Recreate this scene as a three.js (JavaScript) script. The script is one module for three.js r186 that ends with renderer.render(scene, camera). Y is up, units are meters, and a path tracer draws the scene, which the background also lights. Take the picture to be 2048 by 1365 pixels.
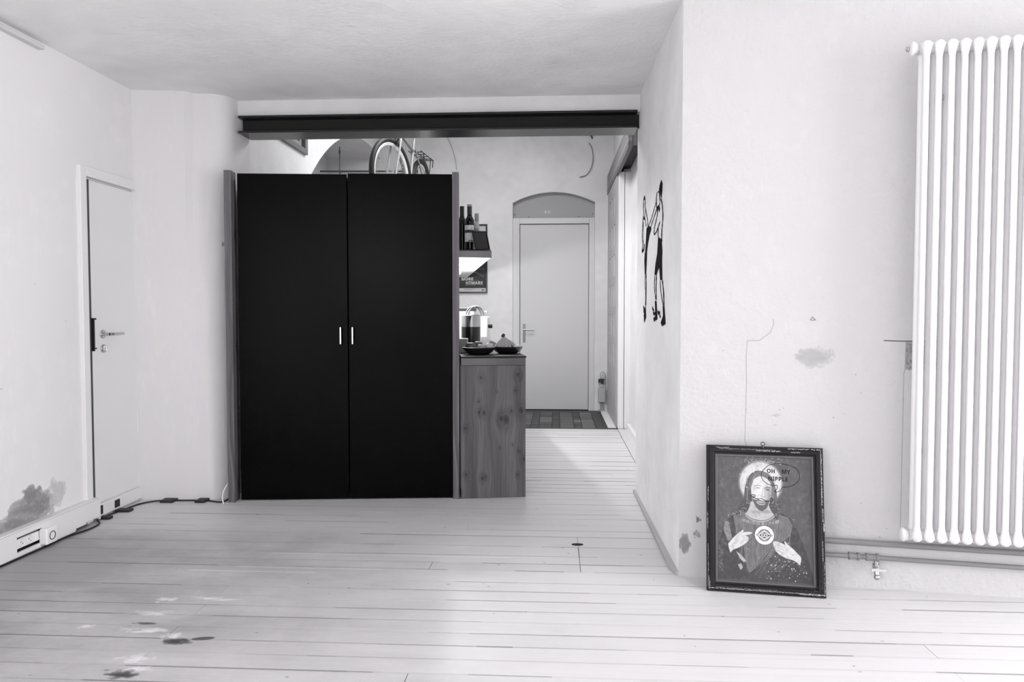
import * as THREE from 'three';
import { RoundedBoxGeometry } from 'three/addons/geometries/RoundedBoxGeometry.js';
import { mergeGeometries, toCreasedNormals } from 'three/addons/utils/BufferGeometryUtils.js';
import { RectAreaLightUniformsLib } from 'three/addons/lights/RectAreaLightUniformsLib.js';
import { ImprovedNoise } from 'three/addons/math/ImprovedNoise.js';

// ---------------------------------------------------------------- camera, light, exposure
const scene = new THREE.Scene();
scene.background = new THREE.Color(0.9, 0.9, 0.92);
const camera = new THREE.PerspectiveCamera(48.931, 2048 / 1365, 0.05, 60);
camera.rotation.order = 'YXZ';
camera.position.set(0, 1.2, 0);
camera.rotation.set(-0.03865, 0.05723, 0);
const renderer = new THREE.WebGLRenderer({ antialias: true });
renderer.toneMapping = THREE.LinearToneMapping;
renderer.toneMappingExposure = 1.03;
renderer.shadowMap.enabled = true;
RectAreaLightUniformsLib.init();
const WINDOW_SIDE = 9.2, WINDOW_REAR = 0.4, WINDOW_REAR_LEFT = 9, ADDED_WINDOW_LEFT = 5.6, ADDED_ROOF_WINDOW = 9.5, SHELF_LAMP = 1.25;

// ---------------------------------------------------------------- helpers
let seed = 20240611;
const rnd = () => { seed = (seed * 1664525 + 1013904223) >>> 0; return seed / 4294967296; };
const rr = (a, b) => a + (b - a) * rnd();
const noise = new ImprovedNoise();
const V = (x, y, z) => new THREE.Vector3(x, y, z);
const taken = {};
const numbered = (n) => { const k = taken[n] = (taken[n] ?? -1) + 1; return k ? `${n}_${String(k).padStart(3, '0')}` : n; };
function shade(o) { o.traverse((m) => { if (m.isMesh) { m.castShadow = true; m.receiveShadow = true; } }); return o; }
function mesh(name, geo, mat, parent = scene) {
  const m = new THREE.Mesh(Array.isArray(geo) ? merge(geo) : geo, mat);
  m.name = parent === scene ? numbered(name) : name;
  m.castShadow = m.receiveShadow = true;
  parent.add(m);
  return m;
}
function struct(name, geo, mat) { const m = mesh(name, geo, mat); m.userData.kind = 'structure'; return m; }
function structGroup(name) { const g = new THREE.Group(); g.name = numbered(name); g.userData.kind = 'structure'; scene.add(g); return g; }
function thing(name, label, category, pos = [0, 0, 0], turn = 0, group) {
  const g = new THREE.Group(); g.name = numbered(name); g.position.set(...pos); g.rotation.y = turn;
  g.userData = { label, category }; if (group) g.userData.group = group;
  scene.add(g); return g;
}
function tag(m, label, category, group) { m.userData = { label, category }; if (group) m.userData.group = group; return m; }
function copy(root, label, pos, turn = 0) {
  const r = root.clone(); r.name = numbered(root.name.replace(/_\d{3}$/, '')); r.position.set(...pos); r.rotation.y = turn;
  r.userData = { ...root.userData, label }; scene.add(r); return r;
}
function merge(list) {
  const gs = list.map((g) => { const q = g.index ? g.toNonIndexed() : g.clone(); for (const k of Object.keys(q.attributes)) if (!['position', 'normal', 'uv'].includes(k)) q.deleteAttribute(k);
    if (!q.attributes.uv) q.setAttribute('uv', new THREE.BufferAttribute(new Float32Array(q.attributes.position.count * 2), 2)); return q; });
  return mergeGeometries(gs);
}
// uv in metres, by the face's own main direction
function metreUV(g, s = 1) {
  const q = g.index ? g.toNonIndexed() : g, p = q.attributes.position, uv = new Float32Array(p.count * 2), a = V(0, 0, 0), b = V(0, 0, 0), c = V(0, 0, 0);
  for (let i = 0; i < p.count; i += 3) {
    a.fromBufferAttribute(p, i); b.fromBufferAttribute(p, i + 1); c.fromBufferAttribute(p, i + 2);
    const n = b.clone().sub(a).cross(c.clone().sub(a)), ax = Math.abs(n.x), ay = Math.abs(n.y), az = Math.abs(n.z);
    [a, b, c].forEach((v, k) => { const [x, y] = ay >= ax && ay >= az ? [v.x, v.z] : ax >= az ? [v.z, v.y] : [v.x, v.y]; uv[(i + k) * 2] = x * s; uv[(i + k) * 2 + 1] = y * s; });
  }
  q.setAttribute('uv', new THREE.BufferAttribute(uv, 2)); return q;
}
// uv from two world axes over a stated range
function rangeUV(g, fu, fv) { const p = g.attributes.position, uv = new Float32Array(p.count * 2); for (let i = 0; i < p.count; i++) { const x = p.getX(i), y = p.getY(i), z = p.getZ(i); uv[2 * i] = fu(x, y, z); uv[2 * i + 1] = fv(x, y, z); } g.setAttribute('uv', new THREE.BufferAttribute(uv, 2)); return g; }
const box = (x0, x1, y0, y1, z0, z1) => new THREE.BoxGeometry(Math.abs(x1 - x0), Math.abs(y1 - y0), Math.abs(z1 - z0)).translate((x0 + x1) / 2, (y0 + y1) / 2, (z0 + z1) / 2);
const rbox = (x0, x1, y0, y1, z0, z1, r = 0.004, n = 2) => new RoundedBoxGeometry(Math.abs(x1 - x0), Math.abs(y1 - y0), Math.abs(z1 - z0), n, r).translate((x0 + x1) / 2, (y0 + y1) / 2, (z0 + z1) / 2);
function rod(a, b, r, n = 10, r2 = r) { const d = b.clone().sub(a), g = new THREE.CylinderGeometry(r2, r, d.length(), n); g.applyQuaternion(new THREE.Quaternion().setFromUnitVectors(V(0, 1, 0), d.clone().normalize())); const m = a.clone().add(b).multiplyScalar(0.5); return g.translate(m.x, m.y, m.z); }
const tube = (pts, r, n = 24, k = 8, closed = false) => new THREE.TubeGeometry(new THREE.CatmullRomCurve3(pts, closed), n, r, k, closed);
const lathe = (pts, n = 32) => new THREE.LatheGeometry(pts.map(([x, y]) => new THREE.Vector2(x, y)), n);
function prism(pts, y0, y1, bevel = 0) { // plan outline [x, z] extruded upward
  const s = new THREE.Shape(pts.map(([x, z]) => new THREE.Vector2(x, -z)));
  return new THREE.ExtrudeGeometry(s, { depth: y1 - y0 - 2 * bevel, bevelEnabled: bevel > 0, bevelSize: bevel, bevelThickness: bevel, bevelSegments: 2 }).rotateX(-Math.PI / 2).translate(0, y0 + bevel, 0);
}
// a wall in a plane across x: outline and holes given as [z, y]
function wallX(x0, x1, outline, holes = []) {
  const s = new THREE.Shape(outline.map(([z, y]) => new THREE.Vector2(-z, y)));
  for (const h of holes) s.holes.push(new THREE.Path(h.map(([z, y]) => new THREE.Vector2(-z, y))));
  return new THREE.ExtrudeGeometry(s, { depth: x1 - x0, bevelEnabled: false }).rotateY(Math.PI / 2).translate(x0, 0, 0);
}
function wallZ(z0, z1, outline, holes = []) {
  const s = new THREE.Shape(outline.map(([x, y]) => new THREE.Vector2(x, y)));
  for (const h of holes) s.holes.push(new THREE.Path(h.map(([x, y]) => new THREE.Vector2(x, y))));
  return new THREE.ExtrudeGeometry(s, { depth: z1 - z0, bevelEnabled: false }).translate(0, 0, z0);
}
const rect = (a0, a1, b0, b1) => [[a0, b0], [a1, b0], [a1, b1], [a0, b1]];
const G = (v) => new THREE.Color().setRGB(v, v * 0.992, v * 1.001);          // linear grey with the photograph's faint tint
const css = (v, a = 1) => `rgba(${v},${Math.max(0, v - 1)},${v},${a})`;
function canvasTex(w, h, draw, color = true) {
  const c = document.createElement('canvas'); c.width = w; c.height = h; const x = c.getContext('2d'); draw(x, w, h);
  const t = new THREE.CanvasTexture(c); if (color) t.colorSpace = THREE.SRGBColorSpace; t.magFilter = THREE.LinearFilter; t.anisotropy = 8; return t;
}
function noiseTex(n, fn, srgb = false) {
  const d = new Uint8Array(n * n * 4);
  for (let y = 0; y < n; y++) for (let x = 0; x < n; x++) { const v = Math.max(0, Math.min(255, fn(x, y) * 255)); d.set([v, v, v, 255], (y * n + x) * 4); }
  const t = new THREE.DataTexture(d, n, n); t.wrapS = t.wrapT = THREE.RepeatWrapping; t.magFilter = THREE.LinearFilter; if (srgb) t.colorSpace = THREE.SRGBColorSpace; t.needsUpdate = true; return t;
}
const wrapNoise = (x, y, n, f, z) => { const u = x / n, v = y / n, q = (a, b) => noise.noise(a * f, b * f, z); return (q(u, v) * (1 - u) + q(u - 1, v) * u) * (1 - v) + (q(u, v - 1) * (1 - u) + q(u - 1, v - 1) * u) * v; };
const mat = (v, rough = 0.7, o = {}) => new THREE.MeshStandardMaterial({ color: G(v), roughness: rough, ...o });
const plasterBump = noiseTex(512, (x, y) => 0.5 + 0.35 * wrapNoise(x, y, 512, 14, 1.3) + 0.25 * wrapNoise(x, y, 512, 40, 4.1) + 0.15 * wrapNoise(x, y, 512, 90, 7.7));
const plasterTone = noiseTex(256, (x, y) => 0.955 + 0.05 * wrapNoise(x, y, 256, 5, 2.2) + 0.03 * wrapNoise(x, y, 256, 18, 9.2), true);
const rep = (t, s) => { const q = t.clone(); q.repeat.set(s, s); q.needsUpdate = true; return q; };
const WALL = 0.88;
const plaster = new THREE.MeshStandardMaterial({ color: G(WALL), roughness: 0.85, map: rep(plasterTone, 0.6), bumpMap: plasterBump, bumpScale: 0.004 });
const whitePaint = mat(0.84, 0.45);
const whiteGloss = mat(0.88, 0.28);
const steel = mat(0.5, 0.32, { metalness: 0.9 });
const chrome = mat(0.55, 0.22, { metalness: 1 });
const black = mat(0.006, 0.42);
const darkRubber = mat(0.012, 0.6);

// ---------------------------------------------------------------- the setting: floor
const FX0 = -2.75, FX1 = 3.25, FZ0 = -1.7, FZ1 = -7.7;      // the painted floor's texture covers this rectangle
const T = 2048, fx = (x) => (x - FX0) / (FX1 - FX0) * T, fz = (z) => (z - FZ1) / (FZ0 - FZ1) * T, fs = T / 6;
function blotch(c, x, y, rx, ry, col, n = 60, ragged = 0.5) {
  c.fillStyle = col;
  for (let i = 0; i < n; i++) { const a = rr(0, 6.283), r = Math.sqrt(rnd()) * (1 - ragged * rnd()); c.beginPath(); c.ellipse(x + Math.cos(a) * r * rx, y + Math.sin(a) * r * ry, rx * rr(0.06, 0.3), ry * rr(0.08, 0.35), rr(-0.3, 0.3), 0, 6.283); c.fill(); }
}
const rows = [1.79, 1.9, 2.01, 2.115, 2.22, 2.32, 2.425, 2.5315, 2.638, 2.7445, 2.851, 2.9575, 3.064, 3.1705, 3.277, 3.43, 3.53, 3.645, 3.795, 3.967, 4.077, 4.193, 4.316, 4.413, 4.52, 4.645, 4.769, 4.86, 4.956, 5.08, 5.19, 5.3, 5.4, 5.55, 5.68, 5.83, 6.0, 6.12, 6.24, 6.36, 6.48, 6.62, 6.75, 6.89, 7.03, 7.16, 7.3, 7.42, 7.55, 7.69];
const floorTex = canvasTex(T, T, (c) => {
  c.fillStyle = css(222); c.fillRect(0, 0, T, T);
  for (let i = 0; i < 9000; i++) { c.fillStyle = css(rnd() < 0.5 ? 188 : 232, rr(0.03, 0.13)); c.fillRect(rr(-200, T), rr(0, T), rr(30, 420), rr(0.6, 1.8)); }
  for (let i = 0; i < 240; i++) blotch(c, rr(0, T), rr(0, T), rr(30, 130), rr(4, 16), css(rnd() < 0.6 ? 198 : 224, 0.06), 12);
  for (let i = 0; i < 260; i++) { c.fillStyle = css(rr(60, 130), 0.7); c.beginPath(); c.ellipse(rr(0, T), rr(0, T), rr(0.8, 3.2), rr(0.6, 1.5), 0, 0, 6.283); c.fill(); }
  // left side greyed: some worn paint, the rest shade put into the colour
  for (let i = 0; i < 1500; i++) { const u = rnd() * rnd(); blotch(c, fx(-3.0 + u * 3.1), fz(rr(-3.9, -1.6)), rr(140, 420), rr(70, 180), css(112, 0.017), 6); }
  // dirt worn into the joints between the boards
  for (const z of rows) for (let x = 0; x < T;) { const l = rr(20, 260), k = rnd(), far = z > 4.9 ? 1.6 : 1; c.fillStyle = css(k < 0.12 ? 50 : 105, k < 0.3 ? 0.12 : rr(0.25, 0.8)); const t = rr(1.6, 3.0) * far; c.fillRect(x, fz(-z) - t / 2, l, t); x += l; }
  // pale scuffs where a top coat has lifted
  for (const [x, z, rx, rz] of [[-1.45, -2.47, 0.09, 0.04], [-1.53, -2.7, 0.13, 0.035], [-1.41, -2.66, 0.05, 0.04], [-1.42, -3.02, 0.12, 0.03], [-1.62, -3.0, 0.06, 0.035], [-1.6, -2.86, 0.1, 0.03], [-1.78, -2.72, 0.04, 0.03], [-1.4, -2.4, 0.07, 0.03]]) blotch(c, fx(x), fz(z), rx * fs, rz * fs, css(240, 0.35), 26, 0.8);
  for (const [x0, x1, z] of [[-1.5, -0.8, -3.42], [-1.4, -0.2, -3.62], [-1.7, -1.1, -3.36], [-0.3, 0.2, -4.35], [-0.9, -0.4, -4.0]]) { c.fillStyle = css(245, 0.6); c.fillRect(fx(x0), fz(z), (x1 - x0) * fs, 3); }
  // dark worn knots
  for (const [x, z, rx, rz] of [[-1.38, -2.615, 0.075, 0.035], [-1.43, -2.362, 0.06, 0.035], [-1.57, -2.765, 0.06, 0.013]]) { blotch(c, fx(x), fz(z), rx * fs, rz * fs, css(70, 0.35), 40, 0.6); blotch(c, fx(x), fz(z), rx * fs * 0.8, rz * fs * 0.6, css(40, 0.5), 26, 0.6); }
  c.fillStyle = css(60, 0.8); c.beginPath(); c.ellipse(fx(-1.29), fz(-2.645), 14, 5, -0.2, 0, 6.283); c.fill();
});
const floorRough = noiseTex(256, (x, y) => 0.5 + 0.25 * wrapNoise(x, y, 256, 6, 3.3) + 0.1 * wrapNoise(x, y, 256, 30, 5.3));
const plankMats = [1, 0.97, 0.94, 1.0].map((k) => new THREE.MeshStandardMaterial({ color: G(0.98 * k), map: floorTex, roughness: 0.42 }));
const floor = structGroup('floor');
mesh('subfloor', box(-2.9, 5.0, -0.12, -0.021, -9.4, 2.8), mat(0.03, 0.9), floor);
mesh('floorboards', rangeUV(merge([box(-2.75, 4.9, -0.02, 0, -1.79, 2.7), box(3.2, 4.9, -0.02, 0, -3.3, -1.79)]), (x) => x / 6, (x, y, z) => z / 6), mat(0.8, 0.42), floor);
function plank(x0, x1, z0, z1, gap = 0.0022) { // top edges eased
  const c = 0.0006, g = gap / 2, a = x0 + g, b = x1 - g, n = Math.max(z0, z1) - g, f = Math.min(z0, z1) + g;
  const p = [[a, -0.02, n], [b, -0.02, n], [b, -0.02, f], [a, -0.02, f], [a, -c, n], [b, -c, n], [b, -c, f], [a, -c, f], [a + c, 0, n - c], [b - c, 0, n - c], [b - c, 0, f + c], [a + c, 0, f + c]];
  const q = []; for (let k = 0; k < 4; k++) { const j = (k + 1) % 4; q.push([k, j, 4 + j, 4 + k], [4 + k, 4 + j, 8 + j, 8 + k]); } q.push([8, 9, 10, 11]);
  const v = []; for (const [i, j, k, l] of q) for (const m of [i, j, k, i, k, l]) v.push(...p[m]);
  const geo = new THREE.BufferGeometry(); geo.setAttribute('position', new THREE.Float32BufferAttribute(v, 3)); geo.computeVertexNormals();
  const dy = rr(-0.0012, 0); geo.translate(0, dy, 0);
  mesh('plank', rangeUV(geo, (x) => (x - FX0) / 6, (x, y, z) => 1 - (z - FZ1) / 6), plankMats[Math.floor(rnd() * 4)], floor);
}
for (let i = 0; i < rows.length - 1; i++) {
  const z0 = -rows[i], z1 = -rows[i + 1], cuts = [rows[i] > 4.7 ? -2.7 : -2.66], inHatch = rows[i] >= 3.43 && rows[i + 1] <= 3.967;
  if (rows[i] > 2.3 && rows[i] < 3.2 && i % 2 === 0) cuts.push(-1.425 - 0.004 * (i % 3));
  else if (i % 5 === 0 && rows[i] < 4.5) cuts.push(-0.585 + 0.05 * (i % 3));
  if ((rows[i] > 2.6 && rows[i] < 2.7) || (rows[i] > 2.4 && rows[i] < 2.5)) cuts.push(1.33);
  if (inHatch) cuts.push(0.121);
  if (rows[i] > 4.9 && i % 4 === 1) cuts.push(-0.9);
  cuts.push(rows[i] > 4.95 ? 0.64 : rows[i] > 3.42 ? 0.62 : 3.2);
  const gap = [0.0014, 0.0024, 0.0012, 0.002][i % 4] * (rows[i] > 4.9 ? 2 : 1) * (inHatch ? 1.3 : 1);
  for (let k = 0; k < cuts.length - 1; k++) plank(cuts[k], cuts[k + 1], z0, z1, gap);
}
mesh('edge_board', [box(0.644, 0.78, -0.02, 0.002, -7.69, -4.97)], plankMats[0], floor);
tag(mesh('finger_hole', new THREE.CylinderGeometry(0.03, 0.03, 0.003, 20).scale(1, 1, 0.55).translate(0.118, 0.0006, -3.84), mat(0.012, 0.9), floor), undefined, undefined);
floor.children[floor.children.length - 1].userData = {};
// far tiled floor in front of the back door
const tiles = structGroup('floor');
mesh('mortar_bed', box(-2.2, 0.66, -0.02, -0.004, -9.2, -7.69), mat(0.02, 0.9), tiles);
const tileMats = [0.085, 0.11, 0.04, 0.14].map((v) => mat(v, 0.55));
const tz = [7.72, 7.95, 8.14, 8.35, 8.55, 8.74, 8.96];
const tileCols = [[0.425, 0.29, 0], [0.285, 0.208, 1], [0.203, 0.057, 0], [0.052, -0.024, 1], [-0.029, -0.165, 0], [-0.17, -0.25, 1], [-0.255, -0.4, 0], [-0.405, -0.485, 1]];
for (const [x1, x0, narrow] of tileCols) for (let k = 0; k < 6; k++) mesh('tile', rbox(x0, x1, -0.012, rr(0.001, 0.003), -tz[k] - 0.006, -tz[k + 1] + 0.012, 0.003, 1), narrow ? tileMats[k === 2 && x0 > 0.2 ? 3 : 2] : tileMats[Math.floor(rr(0, 2)) + (rnd() < 0.2 ? 2 : 0)], tiles);
mesh('border_tile', rbox(0.43, 0.545, -0.012, 0.003, -9.06, -7.71, 0.003, 1), tileMats[2], tiles);
mesh('border_board', rbox(0.55, 0.64, -0.012, 0.006, -9.09, -7.78, 0.003, 1), whitePaint, tiles);
mesh('threshold', rbox(-0.5, 0.64, -0.01, 0.004, -9.1, -8.97, 0.002, 1), mat(0.06, 0.6), tiles);
mesh('edge_strip', rbox(-0.5, 0.64, -0.012, 0.0035, -7.725, -7.688, 0.002, 1), tileMats[2], tiles);

// ---------------------------------------------------------------- the setting: walls and ceilings
const CEIL = 2.59;
const ceilTex = rep(plasterTone, 0.4);
struct('ceiling', metreUV(box(-2.9, 5.0, CEIL, CEIL + 0.2, -4.9, 2.8)), new THREE.MeshStandardMaterial({ color: G(0.98), roughness: 0.9, map: ceilTex, bumpMap: plasterBump, bumpScale: 0.006 }));
// left wall with the narrow door's recess; its stain is part of its paint
const LW = 3.4;
const leftWallTex = canvasTex(1600, 1024, (c, w, h) => { // z from -4.7 to -1.3, y 0 to 2.59
  const X = (z) => (z + 4.7) / LW * w, Y = (y) => h - y / CEIL * h, s = w / LW;
  c.fillStyle = css(240); c.fillRect(0, 0, w, h);
  for (let i = 0; i < 400; i++) blotch(c, rr(0, w), rr(0, h), rr(20, 120), rr(20, 120), css(rnd() < 0.5 ? 228 : 248, 0.05), 6);
  for (const [z, y, rz, ry] of [[-3.62, 0.2, 0.2, 0.075], [-3.5, 0.15, 0.16, 0.05], [-3.63, 0.27, 0.08, 0.05], [-3.35, 0.13, 0.12, 0.04]]) { blotch(c, X(z), Y(y), rz * s, ry * s, css(165, 0.55), 90, 0.5); blotch(c, X(z), Y(y), rz * s * 0.85, ry * s * 0.8, css(140, 0.4), 60, 0.6); }
  blotch(c, X(-3.83), Y(0.24), 0.07 * s, 0.08 * s, css(205, 0.5), 60);
  for (let i = 0; i < 50; i++) blotch(c, X(rr(-3.75, -3.3)), Y(rr(0.12, 0.3)), rr(2, 7), rr(1, 4), css(240, 0.5), 5, 0.9);
  for (let i = 0; i < 30; i++) { c.fillStyle = css(120, 0.5); c.beginPath(); c.ellipse(rr(0, w), rr(0, h), rr(0.5, 1.6), rr(0.5, 1.6), 0, 0, 6.3); c.fill(); }
  c.strokeStyle = css(190, 0.6); c.lineWidth = 2; c.beginPath(); c.moveTo(X(-3.2), Y(0.84)); c.lineTo(X(-3.45), Y(0.83)); c.stroke();
});
leftWallTex.wrapS = leftWallTex.wrapT = THREE.ClampToEdgeWrapping;
struct('wall_left', rangeUV(wallX(-2.85, -2.65, rect(-4.72, 2.8, -0.05, 2.7), [rect(-4.616, -4.1, 0.02, 1.975), rect(0.2, 2.2, 0.3, 2.4)]), (x, y, z) => (z + 4.7) / LW, (x, y) => y / CEIL), new THREE.MeshStandardMaterial({ color: G(WALL * 1.08), roughness: 0.8, map: leftWallTex, bumpMap: plasterBump, bumpScale: 0.002 }));
struct('wall_left', box(-2.9, -2.8, 0, 2.2, -4.72, -4.0), mat(0.05, 0.9));
// the rounded plaster pier between the left wall and the passage
{
  const outline = (t) => { // t 0 at the floor, 1 at the ceiling: the pier leans back towards the top
    const k = Math.pow(t, 1.4), pts = [[-2.85, -4.6], [-2.66, -4.603], [-2.645, -4.607], [-2.33, -4.618 - 0.03 * k], [-2.3, -4.622 - 0.075 * k]];
    const cx = -2.235 + 0.01 * k, cz = -4.8 - 0.05 * k, r = 0.172 - 0.035 * k;
    for (let i = 0; i <= 14; i++) { const a = Math.PI / 2 * (1 - i / 14); pts.push([cx + Math.cos(a) * r * 0.95, cz + Math.sin(a) * r]); }
    pts.push([-2.052 - 0.02 * k, -5.0], [-2.09, -5.1], [-2.12, -5.18], [-2.85, -5.18]); return pts;
  };
  const N = 36, rings = [], v = [], uv = [], idx = [];
  for (let j = 0; j <= N; j++) rings.push(outline(j / N));
  rings.forEach((r, j) => { let d = 0; r.forEach(([x, z], i) => { if (i) d += Math.hypot(x - r[i - 1][0], z - r[i - 1][1]); const y = j / N * CEIL, w = 0.004 * noise.noise(x * 5, y * 3, z * 5); v.push(x, y, z + w); uv.push(d, y); }); });
  const n = rings[0].length;
  for (let j = 0; j < N; j++) for (let i = 0; i < n - 1; i++) { const a = j * n + i, b = a + 1, c = a + n, e = c + 1; idx.push(a, b, e, a, e, c); }
  const g = new THREE.BufferGeometry(); g.setAttribute('position', new THREE.Float32BufferAttribute(v, 3)); g.setAttribute('uv', new THREE.Float32BufferAttribute(uv, 2)); g.setIndex(idx);
  const cg = toCreasedNormals(g, 0.6);
  const pierTex = canvasTex(1024, 1024, (c, w, h) => { // u 0..2 m along the outline, y 0..2.6
    c.fillStyle = css(240); c.fillRect(0, 0, w, h); const Y = (y) => h - y / 2.6 * h;
    for (let i = 0; i < 200; i++) blotch(c, rr(0, w), rr(0, h), rr(10, 50), rr(20, 120), css(rnd() < 0.5 ? 230 : 248, 0.06), 6);
    for (let i = 0; i < 260; i++) { const y = rr(0.1, 2.0); blotch(c, w * rr(0.475, 0.56), Y(y), rr(2, 12), rr(6, 40), css(rr(120, 190), 0.06), 10); }
    for (let i = 0; i < 120; i++) { c.fillStyle = css(100, 0.3); c.beginPath(); c.ellipse(w * rr(0.465, 0.53), Y(rr(0.35, 0.6)), 1.5, 1.5, 0, 0, 6.3); c.fill(); }
    c.fillStyle = css(130, 0.6); c.beginPath(); c.ellipse(w * 0.452, Y(1.635), 4, 6, 0, 0, 6.3); c.fill();
  });
  rangeUV(cg, (x, y, z) => 0, () => 0);
  { const p = cg.attributes.position, q = new Float32Array(p.count * 2); for (let i = 0; i < p.count; i++) { q[2 * i] = (p.getX(i) + 2.85) / 1.6; q[2 * i + 1] = p.getY(i) / 2.6; } cg.setAttribute('uv', new THREE.BufferAttribute(q, 2)); }
  struct('wall_pier', cg, new THREE.MeshStandardMaterial({ color: G(WALL * 1.02), roughness: 0.85, map: pierTex, bumpMap: plasterBump, bumpScale: 0.003 }));
}
// header over the opening, with an uneven lower edge where it meets the steel beam
{
  const pts = [[-2.2, 3.75], [-2.2, 2.482]]; for (let i = 0; i <= 40; i++) pts.push([-2.1 + i * 0.0667, 2.481 + 0.006 * noise.noise(i * 0.6, 2.5, 1)]); pts.push([0.8, 2.48], [0.8, 3.75]);
  struct('wall_header', metreUV(wallZ(-5.1, -4.885, pts)), plaster);
}
// passage partition on the right and the radiator wall
struct('wall_passage', metreUV(prism([[0.564, -3.409], [0.66, -3.44], [0.66, -4.9], [0.615, -4.985], [0.537, -4.99]], 0, 2.7)), new THREE.MeshStandardMaterial({ color: G(0.97), roughness: 0.85, map: rep(plasterTone, 0.6), bumpMap: plasterBump, bumpScale: 0.003 }));
const RW = { x: 0.564, z: -3.409, a: Math.atan2(0.189, 1.403) };
const rw = (u, y, off) => V(RW.x + Math.cos(RW.a) * u - Math.sin(RW.a) * off * 1, y, RW.z + Math.sin(RW.a) * u + Math.cos(RW.a) * off); // along the wall, up, out into the room
const radTex = canvasTex(2048, 1970, (c, w, h) => { // u 0..2.7, y 0..2.6
  const X = (u) => u / 2.7 * w, Y = (y) => h - y / 2.6 * h, s = w / 2.7;
  c.fillStyle = css(243); c.fillRect(0, 0, w, h);
  for (let i = 0; i < 300; i++) blotch(c, rr(0, w), rr(0, h), rr(20, 150), rr(20, 150), css(rnd() < 0.5 ? 236 : 250, 0.06), 6);
  blotch(c, X(0.565), Y(1.0), 0.075 * s, 0.045 * s, css(208, 0.3), 120, 0.35); for (let i = 0; i < 9; i++) blotch(c, X(0.505 + i * 0.017), Y(1.012 + 0.006 * Math.sin(i)), 0.02 * s, 0.032 * s, css(206, 0.16), 30, 0.5);
  const line = (pts, col, lw) => { c.strokeStyle = col; c.lineWidth = lw; c.beginPath(); pts.forEach(([u, y], i) => (i ? c.lineTo(X(u), Y(y)) : c.moveTo(X(u), Y(y)))); c.stroke(); };
  line([[0.396, 1.17], [0.4, 1.15], [0.385, 1.11], [0.34, 1.075], [0.288, 1.073], [0.284, 1.0], [0.287, 0.9], [0.283, 0.63], [0.3, 0.58]], css(200, 0.9), 3);
  line([[0.55, 1.166], [0.56, 1.178], [0.572, 1.166], [0.552, 1.164]], css(150, 0.9), 3);
  line([[0.85, 1.078], [0.9, 1.076], [1.22, 1.076]], css(70, 0.9), 3); line([[0.938, 1.075], [0.936, 0.95], [0.932, 0.94], [0.93, 0.25]], css(160, 0.7), 2);
  c.fillStyle = css(190); c.fillRect(X(0.938), Y(1.073), 0.3 * s, 0.118 * s);
  for (let i = 0; i < 700; i++) { c.fillStyle = css(rr(110, 210), 0.6); c.fillRect(X(rr(0.938, 1.22)), Y(rr(0.957, 1.073)), rr(2, 7), rr(2, 6)); }
  blotch(c, X(0.415), Y(0.745), 0.025 * s, 0.01 * s, css(205, 0.5), 20); blotch(c, X(0.41), Y(0.7), 0.012 * s, 0.006 * s, css(205, 0.5), 12);
  blotch(c, X(0.025), Y(0.15), 0.028 * s, 0.045 * s, css(165, 0.7), 70); blotch(c, X(0.08), Y(0.195), 0.02 * s, 0.02 * s, css(175, 0.6), 30);
  blotch(c, X(0.085), Y(0.262), 0.014 * s, 0.02 * s, css(130, 0.7), 20, 0.9);
  for (let i = 0; i < 60; i++) { c.fillStyle = css(130, 0.6); c.beginPath(); c.ellipse(X(rr(0.1, 1.3)), Y(rr(0.03, 1.2)), rr(0.6, 2.4), rr(0.6, 2), 0, 0, 6.3); c.fill(); }
  for (const [u, y, ru, ry] of [[0.98, 0.72, 0.006, 0.02], [1.02, 0.67, 0.008, 0.03], [1.06, 0.55, 0.006, 0.03], [0.97, 0.38, 0.006, 0.03]]) blotch(c, X(u), Y(y), ru * s, ry * s, css(140, 0.6), 18, 0.9);
  for (let i = 0; i < 80; i++) blotch(c, X(rr(0.6, 2)), Y(rr(0.02, 0.1)), rr(4, 24), rr(2, 5), css(205, 0.2), 4);
});
radTex.wrapS = radTex.wrapT = THREE.ClampToEdgeWrapping;
{
  const g = box(0, 4.5, -0.02, 2.65, -0.12, 0); rangeUV(g, (x) => x / 2.7, (x, y) => y / 2.6);
  const m = struct('wall_right', g, new THREE.MeshStandardMaterial({ color: G(WALL * 0.735), roughness: 0.85, map: radTex, bumpMap: rep(plasterBump, 3), bumpScale: 0.005 }));  // same paint as the other walls, greyed here to offset the strong light
  m.position.set(RW.x, 0, RW.z); m.rotation.y = -RW.a;
}
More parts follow.
